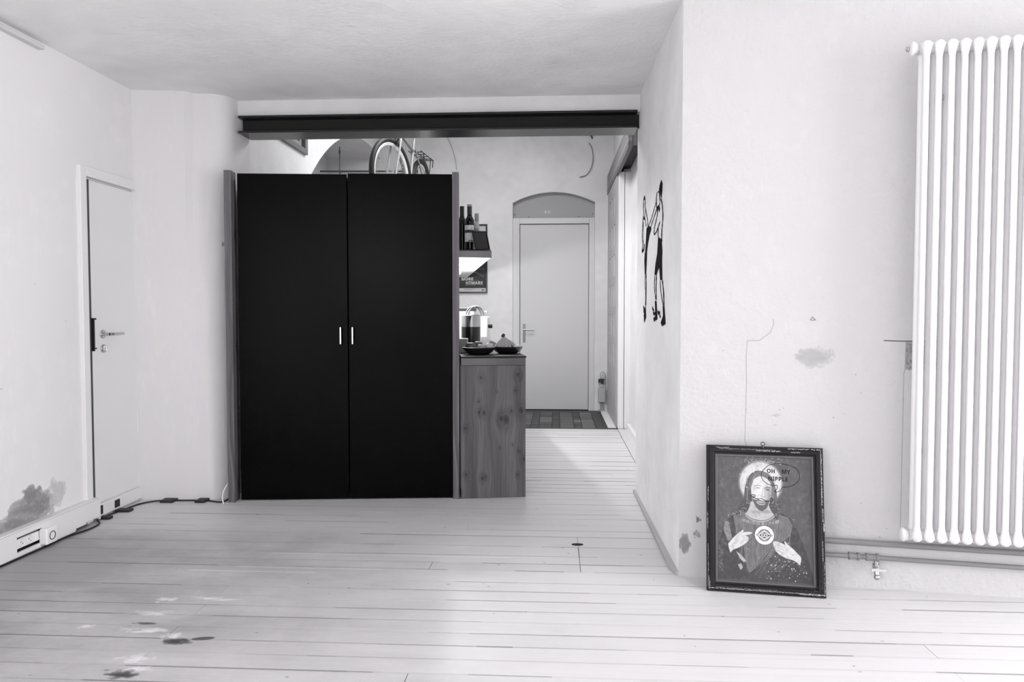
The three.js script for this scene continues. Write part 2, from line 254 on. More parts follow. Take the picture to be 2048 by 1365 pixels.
// peeled paint at the foot of the partition
// window wall far right, rear wall with two tall windows (behind the photographer)
struct('wall_window', metreUV(wallX(4.8, 5.05, rect(-3.3, 2.8, -0.05, 2.7), [rect(-2.65, -0.25, 0.1, 2.4)])), plaster);
struct('wall_rear', metreUV(wallZ(2.6, 2.8, rect(-2.9, 5.05, -0.05, 2.7), [rect(0.3, 2.3, 0.2, 2.4), rect(-1.65, -0.85, 1.4, 2.5)])), plaster);
const paneMat = (e) => new THREE.MeshStandardMaterial({ color: G(0.8), roughness: 0.5, emissive: new THREE.Color(1, 1, 1.02), emissiveIntensity: e });
function windowUnit(w, h, y0, pos, turn, intensity, glow) { // frosted casement: frame, bars, bright panes and the daylight it lets in
  const g = new THREE.Group(); g.name = numbered('window_1').replace(/window_1_(\d+)/, (m, k) => `window_${Number(k) + 1}`); g.userData.kind = 'structure'; g.position.set(...pos); g.rotation.y = turn; scene.add(g);
  mesh('window_frame', [rbox(-w / 2, -w / 2 + 0.06, y0, y0 + h, -0.05, 0.03), rbox(w / 2 - 0.06, w / 2, y0, y0 + h, -0.05, 0.03), rbox(-w / 2 + 0.0605, w / 2 - 0.0605, y0, y0 + 0.06, -0.05, 0.03), rbox(-w / 2 + 0.0605, w / 2 - 0.0605, y0 + h - 0.06, y0 + h, -0.05, 0.03), rbox(-0.035, 0.035, y0 + 0.0605, y0 + h - 0.0605, -0.05, 0.03)], whitePaint, g);
  for (const s of [-1, 1]) { mesh('window_pane', box(s < 0 ? -w / 2 + 0.05 : 0.03, s < 0 ? -0.03 : w / 2 - 0.05, y0 + 0.05, y0 + h - 0.05, -0.03, -0.02), paneMat(glow), g); }
  const l = new THREE.RectAreaLight(new THREE.Color(1, 0.995, 1), intensity, w - 0.12, h - 0.12); l.position.set(0, y0 + h / 2, 0.035); l.lookAt(l.position.clone().add(V(0, 0, 1))); l.rotation.y = Math.PI; l.rotation.set(0, Math.PI, 0); g.add(l);
}
windowUnit(2.4, 2.3, 0.1, [4.83, 0, -1.45], -Math.PI / 2, WINDOW_SIDE, 1.2);
windowUnit(2.0, 2.2, 0.2, [1.3, 0, 2.63], Math.PI, WINDOW_REAR, 0.6);
windowUnit(0.8, 1.1, 1.4, [-1.25, 0, 2.63], Math.PI, WINDOW_REAR_LEFT, 2.0);
windowUnit(2.0, 2.1, 0.3, [-2.68, 0, 1.2], Math.PI / 2, ADDED_WINDOW_LEFT, 1.0);  // added window, out of view, brightens the ceiling and the partition
// rear room
const RC = 3.6;
struct('ceiling', metreUV(box(-2.95, 2.8, RC, RC + 0.2, -9.4, -4.9)), plaster);
const arcY = (z) => -0.15 + Math.sqrt(Math.max(0, 3.26 * 3.26 - (z + 8.5) ** 2));
const archHole = []; for (let i = 0; i <= 30; i++) { const z = -6.2 - i * (2.89 / 30); archHole.push([z, arcY(z)]); }
const archOutline = [[-6.2, 1.2], ...archHole, [-9.09, 1.2]];
struct('wall_kitchen_left', metreUV(wallX(-2.24, -2.12, rect(-9.2, -5.1, 0, 3.7), [archOutline, rect(-6.31, -5.2, 2.535, 3.45)])), plaster);
// vaulted recess behind the arch
{
  const s = new THREE.Shape(), o = [[-6.15, 1.1]]; for (let i = 0; i <= 30; i++) { const z = -6.15 - i * (2.96 / 30); o.push([z, arcY(z) + 0.012]); } o.push([-9.11, 1.1]);
  const outer = [[-5.8, 0.9], [-5.8, 3.7], [-9.35, 3.7], [-9.35, 0.9]];
  struct('ceiling_vault', metreUV(wallX(-2.8, -2.235, outer, [o])), plaster);
  struct('wall_recess', metreUV(wallX(-2.95, -2.79, rect(-9.35, -5.8, 0.9, 3.7))), plaster);
}
// back wall with the shallow arched niche of the far door
{
  const n = [[-0.513, 0.0]]; for (let i = 0; i <= 16; i++) { const x = -0.513 + i * 0.99 / 16, t = (x + 0.018) / 0.495; n.push([x, 2.52 + 0.125 * (1 - t * t)]); } n.push([0.477, 0.0]);
  const ol = [[-2.95, 0], [-0.513, 0], ...n.slice(1, -1), [0.477, 0], [2.8, 0], [2.8, 3.7], [-2.95, 3.7]];
  struct('wall_back', metreUV(wallZ(-9.3, -9.1, ol)), plaster);
  struct('wall_back', metreUV(box(-0.6, 0.56, 0, 2.8, -9.4, -9.22)), mat(0.5, 0.9));
}
// right side of the rear room: wall and the jamb of the sliding door
struct('wall_kitchen_right', metreUV(wallX(0.765, 0.865, rect(-7.75, -4.85, 0, 3.7))), plaster);
struct('wall_kitchen_right', metreUV(wallX(0.7, 0.8, rect(-9.2, -7.78, 0, 3.7))), plaster);
struct('trim_1', [rbox(0.645, 0.702, 0, 2.62, -7.78, -7.7, 0.004), rbox(0.707, 0.768, 0, 2.62, -7.78, -7.7, 0.004), rbox(0.64, 0.7, 0, 2.6, -9.1, -9.06, 0.003)], whitePaint);
struct('trim_2', [rbox(0.735, 0.767, 0.0, 0.06, -7.69, -5.05, 0.004)], whitePaint);
// skirting along the partition's foot
{
  const m = struct('baseboard_passage', metreUV(prism([[0.531, -3.5], [0.5515, -3.41], [0.57, -3.41], [0.545, -4.99], [0.521, -4.99]], 0, 0.018)), mat(0.45, 0.8));
  m.position.y = 0;
}

// ---------------------------------------------------------------- wood
function woodTex(seedZ, base, contrast, knots, w = 512, h = 1024) {
  return canvasTex(w, h, (c) => {
    const im = c.createImageData(w, h), ks = knots.map(([x, y, r]) => [x * w, y * h, r * w]);
    for (let y = 0; y < h; y++) for (let x = 0; x < w; x++) {
      let dx = 0, dark = 0;
      for (const [kx, ky, r] of ks) { const ex = x - kx, ey = (y - ky) * 0.7, d = Math.hypot(ex, ey); dx += ex * Math.exp(-d * d / (r * r * 9)) * -0.75; if (d < r * 1.2) dark += Math.max(0, 1 - d / (r * 1.2)); else if (d < r * 3) dark += 0.22 * (1 - (d - r * 1.2) / (r * 1.8)); }
      const u = (x + dx) / w, v = y / h, g = noise.noise(u * 9, v * 0.9, seedZ) * 0.9 + noise.noise(u * 60, v * 3, seedZ + 3) * 0.6 + noise.noise(u * 170, v * 6, seedZ + 7) * 0.45;
      const lam = Math.floor(u * 5 + seedZ) % 2 ? 4 : -4, val = base + contrast * g + lam - dark * 62, i = (y * w + x) * 4;
      im.data[i] = val; im.data[i + 1] = val - 2; im.data[i + 2] = val + 1; im.data[i + 3] = 255;
    }
    c.putImageData(im, 0, 0);
  });
}
const panelWood = woodTex(1.7, 104, 26, [[0.31, 0.09, 0.030], [0.88, 0.07, 0.033], [0.84, 0.19, 0.021], [0.56, 0.2, 0.015], [0.28, 0.27, 0.018], [0.28, 0.35, 0.027], [0.36, 0.355, 0.036], [0.62, 0.4, 0.042], [0.7, 0.41, 0.060], [0.93, 0.34, 0.045], [0.78, 0.345, 0.024], [0.07, 0.47, 0.024], [0.8, 0.6, 0.017], [0.9, 0.65, 0.018], [0.97, 0.71, 0.027], [0.33, 0.85, 0.030], [0.38, 0.84, 0.018], [0.88, 0.83, 0.021], [0.08, 0.82, 0.024], [0.6, 0.62, 0.013]]);
const boardWood = woodTex(4.4, 112, 30, [[0.3, 0.5, 0.02]], 256, 512);
const postWood = woodTex(8.2, 118, 34, [[0.5, 0.53, 0.16], [0.5, 0.95, 0.2], [0.5, 0.2, 0.1]], 128, 1024);
const woodMat = (t, k = 1) => new THREE.MeshStandardMaterial({ map: t, color: G(k), roughness: 0.62 });

// ---------------------------------------------------------------- black wardrobe between two wooden posts
const CAB = [-1.995, 0, -4.622], CT = 0.1053;
{
  const t = thing('wardrobe', 'tall black wardrobe with two flat doors and slim bar handles', 'wardrobe', CAB, CT);
  const doorMat = new THREE.MeshPhysicalMaterial({ color: G(0.0012), roughness: 0.26, specularIntensity: 0.1 }), handleMat = mat(0.62, 0.25, { metalness: 0.9 });
  mesh('carcass', [box(0.0, 0.018, 0.02, 2.05, -0.58, -0.022), box(1.325, 1.3485, 0.02, 2.05, -0.58, -0.022), box(0.0, 1.343, 2.03, 2.05, -0.58, -0.022), box(0.0, 1.343, 0.0, 0.06, -0.58, -0.03), box(0.0, 1.343, 0.02, 2.05, -0.58, -0.565)], mat(0.02, 0.6), t);
  for (const [x0, x1, top, hx] of [[0.006, 0.685, 2.068, 0.644], [0.692, 1.348, 2.074, 0.719]]) {
    const d = mesh('door', rbox(x0, x1, 0.006, top, -0.02, 0, 0.002, 2), doorMat, t);
    mesh('handle', [rbox(hx - 0.005, hx + 0.005, 0.996, 1.105, 0.022, 0.032, 0.002), rbox(hx - 0.004, hx + 0.004, 1.0, 1.008, 0, 0.025, 0.001), rbox(hx - 0.004, hx + 0.004, 1.093, 1.101, 0, 0.025, 0.001)], handleMat, d);
  }
}
function post(x0, x1, z0, z1, h, label, k) {
  const t = thing('wooden_post', label, 'post', CAB, CT);
  mesh('post', rangeUV(rbox(x0, x1, 0, h, z0, z1, 0.003), (x, y, z) => ((x - x0) + (z - z0)) / 0.14, (x, y) => y / 2.1), woodMat(postWood, k), t);
  return t;
}
post(-0.062, -0.018, -0.05, 0.045, 2.08, 'worn wooden post left of the black wardrobe, against the white pier', 0.72);
post(1.3495, 1.391, -0.08, 0.022, 2.085, 'narrow wooden post between the black wardrobe and the wooden counter', 0.8);

// ---------------------------------------------------------------- kitchen counter, worktop, shelf
const KP = [-0.602, 0, -4.753], KT = 0.172;
const kp = (lx, y, ld) => V(KP[0] + Math.cos(KT) * lx - Math.sin(KT) * ld, y, KP[2] - Math.sin(KT) * lx - Math.cos(KT) * ld); // along the counter's end, up, back along the run
{
  const t = thing('kitchen_counter', 'waist-high kitchen counter with a knotty dark pine end panel', 'counter', KP, KT);
  mesh('end_panel', rangeUV(rbox(0.004, 0.42, 0.0, 0.857, -0.02, 0, 0.002), (x) => x / 0.42, (x, y) => y / 0.857), woodMat(panelWood, 0.75), t);
  mesh('cabinet_body', box(0.0, 0.41, 0.06, 0.857, -2.9, -0.022), mat(0.3, 0.6), t);
  mesh('plinth', box(0.0, 0.37, 0.0, 0.07, -2.88, -0.03), mat(0.05, 0.6), t);
  const w = thing('worktop', 'thick pine worktop slab with a dark covering, on the kitchen counter', 'worktop', KP, KT);
  mesh('slab', rangeUV(rbox(0.004, 0.42, 0.8585, 0.905, -2.9, 0.004, 0.002), (x, y, z) => y * 3, (x, y, z) => x * 1.2 + z * 0.3), woodMat(boardWood, 0.62), w);
  mesh('dark_cover', rbox(0.004, 0.424, 0.9055, 0.917, -2.88, 0.006, 0.002), mat(0.004, 0.7), w);
}
{
  struct('wall_kitchen', rbox(-0.26, -0.17, 0, 2.03, -3.9, -0.66, 0.003), mat(0.7, 0.8)).position.set(...KP);
  scene.children[scene.children.length - 1].rotation.y = KT;
  const s = thing('wall_shelf', 'wooden kitchen shelf with bottles, lit from below by a small lamp', 'shelf', KP, KT);
  mesh('front_edge', rangeUV(rbox(-0.17, 0.263, 1.598, 1.648, -0.73, -0.71, 0.002), (x, y) => y * 3, (x) => x * 1.4), woodMat(boardWood, 1.7), s);
  mesh('board', rbox(-0.17, 0.261, 1.6, 1.646, -3.9, -0.73, 0.002), mat(0.75, 0.7), s);
  mesh('dark_cover', rbox(-0.17, 0.258, 1.6485, 1.655, -3.88, -0.712, 0.002), mat(0.008, 0.5), s);
  // a row of small round lamps under the shelf
  const words = ['nearest', 'middle one', 'farthest'];
  [0.98, 1.65, 2.3].forEach((d, i) => {
    const lp = kp(0.065, 1.54, d);
    const l = thing('shelf_lamp', `small round lamp under the kitchen shelf, ${words[i]} in its row from the wardrobe`, 'lamp', [lp.x, 1.54, lp.z], 0, 'lamps under the kitchen shelf');
    mesh('lamp_holder', lathe([[0, 0.056], [0.024, 0.056], [0.026, 0.036], [0.016, 0.023], [0, 0.023]], 20), mat(0.4, 0.4), l);
    mesh('bulb', new THREE.SphereGeometry(0.02, 16, 12), new THREE.MeshStandardMaterial({ color: G(0.9), emissive: new THREE.Color(1, 1, 1), emissiveIntensity: 3 }), l);
    const pl = new THREE.PointLight(0xffffff, SHELF_LAMP, 0, 2); pl.castShadow = true; l.add(pl);
  });
}

// ---------------------------------------------------------------- steel beam
{
  const t = thing('steel_beam', 'black steel beam spanning the wide opening under the white header', 'beam', [-0.775, 2.37, -4.85]);
  const bm = mat(0.012, 0.28, { metalness: 0.3 });
  const L = 1.295;
  mesh('web', [box(-L, L + 0.02, 0.016, 0.1, -0.085, -0.07)], mat(0.003, 0.75), t);
  mesh('top_flange', rbox(-L, L, 0.098, 0.112, -0.19, 0.012, 0.003), bm, t);
  mesh('bottom_flange', rbox(-L, L, 0, 0.014, -0.2, 0.01, 0.003), bm, t);
}

// ---------------------------------------------------------------- left door and fittings
{
  const g = structGroup('door_1');
  mesh('door_leaf', rbox(-2.69, -2.655, 0.06, 1.955, -4.61, -4.1645, 0.004), whitePaint, g);
  mesh('door_frame', [rbox(-2.7, -2.63, 0.0, 2.02, -4.105, -4.048, 0.004), rbox(-2.7, -2.631, 1.965, 2.022, -4.62, -4.1055, 0.004), rbox(-2.7, -2.648, 0.0, 1.964, -4.625, -4.606, 0.004), rbox(-2.7, -2.664, 1.958, 1.9645, -4.605, -4.106, 0.002)], whitePaint, g);
  mesh('door_seal', box(-2.68, -2.657, 0.06, 1.955, -4.1635, -4.108), mat(0.07, 0.8), g);  // dark strip painted in as the shade of the gap beside the leaf
  mesh('strike_plate', [box(-2.668, -2.64, 0.975, 1.165, -4.166, -4.158), rbox(-2.656, -2.65, 1.155, 1.165, -4.2, -4.168, 0.002), rbox(-2.656, -2.65, 0.985, 0.993, -4.2, -4.168, 0.002)], mat(0.02, 0.4), g);
  const lv = mesh('lever_handle', [lathe([[0, 0], [0.024, 0], [0.026, 0.003], [0.024, 0.008], [0, 0.008]], 28).rotateZ(-Math.PI / 2).translate(-2.655, 1.07, -4.262), rod(V(-2.655, 1.07, -4.262), V(-2.61, 1.07, -4.262), 0.009, 14), tube([V(-2.61, 1.07, -4.258), V(-2.602, 1.07, -4.275), V(-2.6, 1.07, -4.31), V(-2.602, 1.071, -4.385)], 0.009, 20, 10)], chrome, g);
  mesh('lock_knob', [lathe([[0, 0], [0.024, 0], [0.026, 0.003], [0.024, 0.008], [0, 0.008]], 28).rotateZ(-Math.PI / 2).translate(-2.655, 0.985, -4.265), rbox(-2.65, -2.63, 0.967, 1.003, -4.269, -4.261, 0.003)], chrome, g);
}
// far door
{
  const g = structGroup('door_2');
  const leafMat = mat(0.64, 0.5), frameMat = mat(0.68, 0.5);
  mesh('door_leaf', rbox(-0.425, 0.404, 0.012, 2.262, -9.18, -9.135, 0.003), leafMat, g);
  mesh('door_frame', [rbox(-0.512, -0.43, 0, 2.335, -9.2, -9.11, 0.004), rbox(0.409, 0.476, 0, 2.335, -9.2, -9.11, 0.004), rbox(-0.4295, 0.4085, 2.267, 2.335, -9.2, -9.11, 0.004), rbox(-0.452, -0.4305, 0, 2.26, -9.109, -9.103, 0.002)], frameMat, g);
  mesh('lever_plate', rbox(-0.39, -0.36, 0.83, 1.055, -9.136, -9.13, 0.012 < 0.003 ? 0.012 : 0.0029), mat(0.22, 0.4, { metalness: 0.6 }), g);
  mesh('lever_handle', [rod(V(-0.375, 0.985, -9.135), V(-0.375, 0.985, -9.085), 0.009), rod(V(-0.38, 0.985, -9.085), V(-0.255, 0.985, -9.085), 0.009, 12)], steel, g);
  // grey panel filling the arch over the door, with its label and screws
  const pts = [[-0.512, 2.337]]; for (let i = 0; i <= 16; i++) { const x = -0.512 + i * 0.988 / 16, q = (x + 0.018) / 0.495; pts.push([x, 2.517 + 0.125 * (1 - q * q)]); } pts.push([0.476, 2.337]);
  mesh('arch_panel', wallZ(-9.2, -9.17, pts), mat(0.4, 0.8), g);
  mesh('screws', [-0.49, -0.32, 0.29, 0.45].map((x, i) => new THREE.CylinderGeometry(0.006, 0.006, 0.004, 8).rotateX(Math.PI / 2).translate(x, i % 3 ? 2.355 : 2.385, -9.168)), mat(0.05, 0.5), g);
  mesh('sticker', box(-0.13, -0.06, 2.4, 2.43, -9.17, -9.1685), new THREE.MeshStandardMaterial({ map: canvasTex(64, 32, (c) => { c.fillStyle = css(210); c.fillRect(0, 0, 64, 32); c.fillStyle = css(50); c.fillRect(18, 8, 10, 8); c.fillRect(26, 15, 8, 12); c.fillRect(44, 9, 14, 4); c.fillRect(44, 18, 10, 4); }), roughness: 0.6 }), g);
}
// sliding door with little panes along the right wall of the rear room, and its wooden rail
{
  const g = structGroup('door_3');
  const X0 = 0.628, X1 = 0.66, z0 = -9.05, z1 = -7.785, cols = 3, rowsN = 6, y0 = 0.62, y1 = 2.5;
  const holes = [], cw = 0.15, gap = 0.17;
  const panes = [];
  for (let r = 0; r < rowsN; r++) for (let c = 0; c < cols; c++) { const a = -8.78 + c * (cw + gap), ya = y0 + r * 0.32; holes.push(rect(a, a + cw, ya, ya + 0.235)); panes.push([a, a + cw, ya, ya + 0.235]); }
  mesh('door_panel', wallX(X0, X1, rect(z0, z1, 0.01, 2.62), holes), mat(0.42, 0.5), g);
  const pm = new THREE.MeshStandardMaterial({ color: G(0.93), roughness: 0.35 });
  for (const [a, b, c, d] of panes) mesh('pane', box(X0 + 0.012, X0 + 0.02, c, d, a, b), pm, g);
}
{
  const t = thing('door_rail', 'thick wooden rail mounted high on the right wall above the sliding door', 'rail', [0.62, 2.6, -6.5]);
  mesh('fascia', rangeUV(rbox(0, 0.035, 0.0, 0.225, -2.58, 0.0, 0.004), (x, y) => y * 3, (x, y, z) => z * 0.6 + x), woodMat(boardWood, 1.25), t);
  mesh('end_block', rangeUV(rbox(0.036, 0.144, 0.03, 0.225, -0.05, 0.0, 0.003), (x, y) => x * 4, (x, y) => y), woodMat(boardWood, 0.8), t);
  mesh('track', rbox(0.036, 0.143, 0.062, 0.1, -2.58, -0.051, 0.003), mat(0.008, 0.6), t);
}

// ---------------------------------------------------------------- skirting duct, sockets, plug, cable and tape
{
  const tr = structGroup('baseboard_left');
  mesh('duct_face', wallX(-2.612, -2.6, [[-4.12, 0.03], [-3.99, 0.03], [-3.985, 0.02], [-3.9, 0.02], [-3.895, 0.006], [1.9, 0.004], [1.9, 0.13], [-4.12, 0.13]], [rect(-3.63, -3.45, 0.03, 0.105)]), whitePaint, tr);
  mesh('duct_top', rbox(-2.65, -2.601, 0.13, 0.138, -4.12, 1.9, 0.003), whitePaint, tr);
  mesh('duct_end', rbox(-2.65, -2.601, 0.012, 0.13, -4.124, -4.112, 0.003), whitePaint, tr);
  mesh('duct_back', box(-2.65, -2.64, 0.0, 0.13, -4.11, 1.9), mat(0.02, 0.8), tr);
  mesh('skirting', rbox(-2.65, -2.632, 0.012, 0.085, -4.61, -4.125, 0.004), whitePaint, tr);
}
{
  const t = thing('socket_strip', 'white twin power socket set into the skirting duct under the stained wall', 'socket', [-2.615, 0.068, -3.54]);
  mesh('socket_plate', rbox(-0.012, 0.006, -0.024, 0.024, -0.085, 0.085, 0.004), whiteGloss, t);
  for (const z of [0.045, -0.01]) { mesh('socket_well', new THREE.TorusGeometry(0.017, 0.003, 8, 24).rotateY(Math.PI / 2).translate(0.007, 0, z), whiteGloss, t); mesh('pin_holes', [new THREE.CylinderGeometry(0.003, 0.003, 0.002, 8).rotateZ(Math.PI / 2).translate(0.0065, 0.006, z + 0.006), new THREE.CylinderGeometry(0.003, 0.003, 0.002, 8).rotateZ(Math.PI / 2).translate(0.0065, -0.006, z - 0.006)], mat(0.15, 0.6), t); }
  const p = thing('plug_adapter', 'white square plug with a dark ring, plugged into the skirting socket', 'plug', [-2.592, 0.055, -3.655]);
  mesh('body', rbox(-0.016, 0.028, -0.037, 0.045, -0.042, 0.042, 0.008, 3), whiteGloss, p);
  mesh('ring', new THREE.TorusGeometry(0.021, 0.002, 8, 36).rotateY(Math.PI / 2).translate(0.029, 0.004, 0), mat(0.02, 0.4), p);
}
tag(mesh('floor_cable', tube([V(-2.6, 0.006, -3.2), V(-2.59, 0.006, -3.6), V(-2.585, 0.006, -3.8), V(-2.555, 0.006, -3.95), V(-2.57, 0.006, -4.06), V(-2.61, 0.012, -4.1), V(-2.624, 0.006, -4.16), V(-2.6, 0.006, -4.35), V(-2.57, 0.006, -4.5), V(-2.5, 0.006, -4.567), V(-2.35, 0.006, -4.585), V(-2.2, 0.006, -4.59), V(-2.1, 0.006, -4.56), V(-2.078, 0.006, -4.6), V(-2.068, 0.02, -4.66)], 0.005, 120, 8), black), 'black cable running along the skirting and the foot of the pier', 'cable');
{
  const tapeMat = mat(0.015, 0.6);
  const tape = (list, label) => { const t = mesh('tape_strip', list, tapeMat); tag(t, label, 'tape', 'black tape holding the cable'); };
  tape([box(-2.632, -2.629, 0.025, 0.075, -4.19, -4.15), box(-2.632, -2.57, 0.0, 0.0135, -4.19, -4.15)], 'black tape piece on the cable nearest the end of the skirting duct');
  tape([box(-2.632, -2.629, 0.025, 0.07, -4.36, -4.31), box(-2.632, -2.545, 0.0, 0.0135, -4.36, -4.31)], 'black tape piece on the cable halfway along the low skirting');
  tape([box(-2.48, -2.4, 0.0, 0.0135, -4.62, -4.54)], 'black tape piece on the cable at the left foot of the pier');
  tape([box(-2.26, -2.2, 0.0, 0.0135, -4.63, -4.55)], 'black tape piece on the cable near the wooden post');
}
tag(mesh('cable_trunk', rbox(-2.65, -2.615, 2.545, 2.565, -3.76, 1.5, 0.003), mat(0.66, 0.5)), 'slim pale cable trunking high on the left wall near the ceiling', 'trunking');
tag(mesh('wall_cable', tube([V(-2.063, 0.0, -4.53), V(-2.072, 0.03, -4.535), V(-2.07, 0.07, -4.54), V(-2.06, 0.1, -4.55), V(-2.058, 0.12, -4.6)], 0.004, 24, 6), whitePaint), 'short white cable loop beside the foot of the left wooden post', 'cable');

// ---------------------------------------------------------------- radiator and its pipes
{
  const radPaint = mat(0.82, 0.3);
  const t = thing('radiator', 'tall white column radiator of many slim tubes on the right wall', 'radiator', [RW.x, 0, RW.z], -RW.a);
  const y0 = 0.28, y1 = 2.262, off = 0.13, dd = 0.03, r = 0.0118;
  const sec = [];
  for (const d of [-dd, dd]) sec.push(new THREE.CylinderGeometry(r, r, y1 - y0, 16).translate(0, (y0 + y1) / 2, off + d));
  const header = (y, up) => [rod(V(0, y, off - dd - 0.004), V(0, y, off + dd + 0.004), 0.02, 16), new THREE.SphereGeometry(0.02, 16, 12).translate(0, y, off - dd - 0.004), new THREE.SphereGeometry(0.02, 16, 12).translate(0, y, off + dd + 0.004), rod(V(-0.0235, y, off), V(0.0235, y, off), 0.021, 18), rod(V(0, y, off + dd), V(0, y + up * 0.045, off + dd), 0.0195, 14, r), rod(V(0, y, off - dd), V(0, y + up * 0.045, off - dd), 0.0195, 14, r)];
  const geo = merge([...sec, ...header(y0, 1), ...header(y1, -1)]);
  for (let i = 0; i < 22; i++) mesh('section', geo, radPaint, t).position.set(0.944 + i * 0.0467, 0, 0);
  for (const y of [y0, y1]) mesh('end_plug', lathe([[0, 0], [0.018, 0], [0.02, 0.004], [0.027, 0.006], [0.029, 0.016], [0.025, 0.02], [0.0235, 0.034], [0, 0.034]], 28).rotateZ(-Math.PI / 2).translate(0.888, y, off), radPaint, t);
  mesh('vent_pin', [rod(V(0.876, y1, off), V(0.89, y1, off), 0.006), rod(V(0.88, y1, off), V(0.884, y1, off), 0.011, 8)], steel, t);
  for (const y of [2.055, 0.6]) mesh('wall_bracket', rbox(0.998, 1.02, y, y + 0.02, 0.002, off - (y < 1 ? 0.04 : 0), 0.003), mat(0.35, 0.4), t);
}
{
  const pipeTex = canvasTex(512, 64, (c, w, h) => { c.fillStyle = css(132); c.fillRect(0, 0, w, h); for (let i = 0; i < 500; i++) { c.fillStyle = css(rr(80, 180), 0.25); c.fillRect(rr(0, w), rr(0, h), rr(1, 20), rr(1, 3)); } });
  const pm = new THREE.MeshStandardMaterial({ map: pipeTex, roughness: 0.5 });
  const pipe = (u0, u1, y, off, r) => rod(rw(u0, y, off), rw(u1, y - 0.012 * (u1 - u0), off), r, 14);
  const a = thing('heating_pipe', 'upper of two grey pipes running low along the right wall', 'pipe');
  mesh('pipe', pipe(0.3, 2.5, 0.212, 0.03, 0.0125), pm, a);
  for (const u of [1.0, 1.7]) mesh('pipe_clip', rod(rw(u, 0.204, 0.003), rw(u, 0.204, 0.032), 0.006), pm, a);
  const b = thing('water_pipe', 'lower of two grey pipes, with fittings and a small drain tap', 'pipe');
  mesh('pipe', pipe(0.3, 2.5, 0.152, 0.035, 0.0105), pm, b);
  const P = (u) => 0.152 - 0.012 * (u - 0.3);
  for (const l of [[[0.665, 0.672, 0.017], [0.672, 0.7, 0.0135], [0.7, 0.707, 0.017]], [[0.735, 0.743, 0.0175], [0.743, 0.775, 0.0145], [0.775, 0.785, 0.018]]]) mesh('fitting', l.map(([u0, u1, r]) => rod(rw(u0 + 0.05, P(u0), 0.035), rw(u1 + 0.05, P(u1), 0.035), r, 14)), pm, b);
  const tu = 0.826, cy = P(tu);
  mesh('drain_tap', [rod(rw(tu, cy - 0.03, 0.035), rw(tu, cy, 0.035), 0.009, 12), rod(rw(tu, cy - 0.045, 0.035), rw(tu, cy - 0.028, 0.035), 0.014, 12), rod(rw(tu - 0.0, cy - 0.075, 0.05), rw(tu - 0.0, cy - 0.04, 0.036), 0.0095, 12, 0.012), new THREE.SphereGeometry(0.013, 14, 10).translate(rw(tu, 0, 0.052).x, cy - 0.078, rw(tu, 0, 0.052).z)], steel, b);
  mesh('tap_handle', rbox(-0.03, 0.03, -0.006, 0.006, -0.005, 0.005, 0.003).rotateY(-RW.a).translate(rw(tu + 0.003, 0, 0.062).x, cy - 0.045, rw(tu, 0, 0.062).z), mat(0.6, 0.4), b);
}

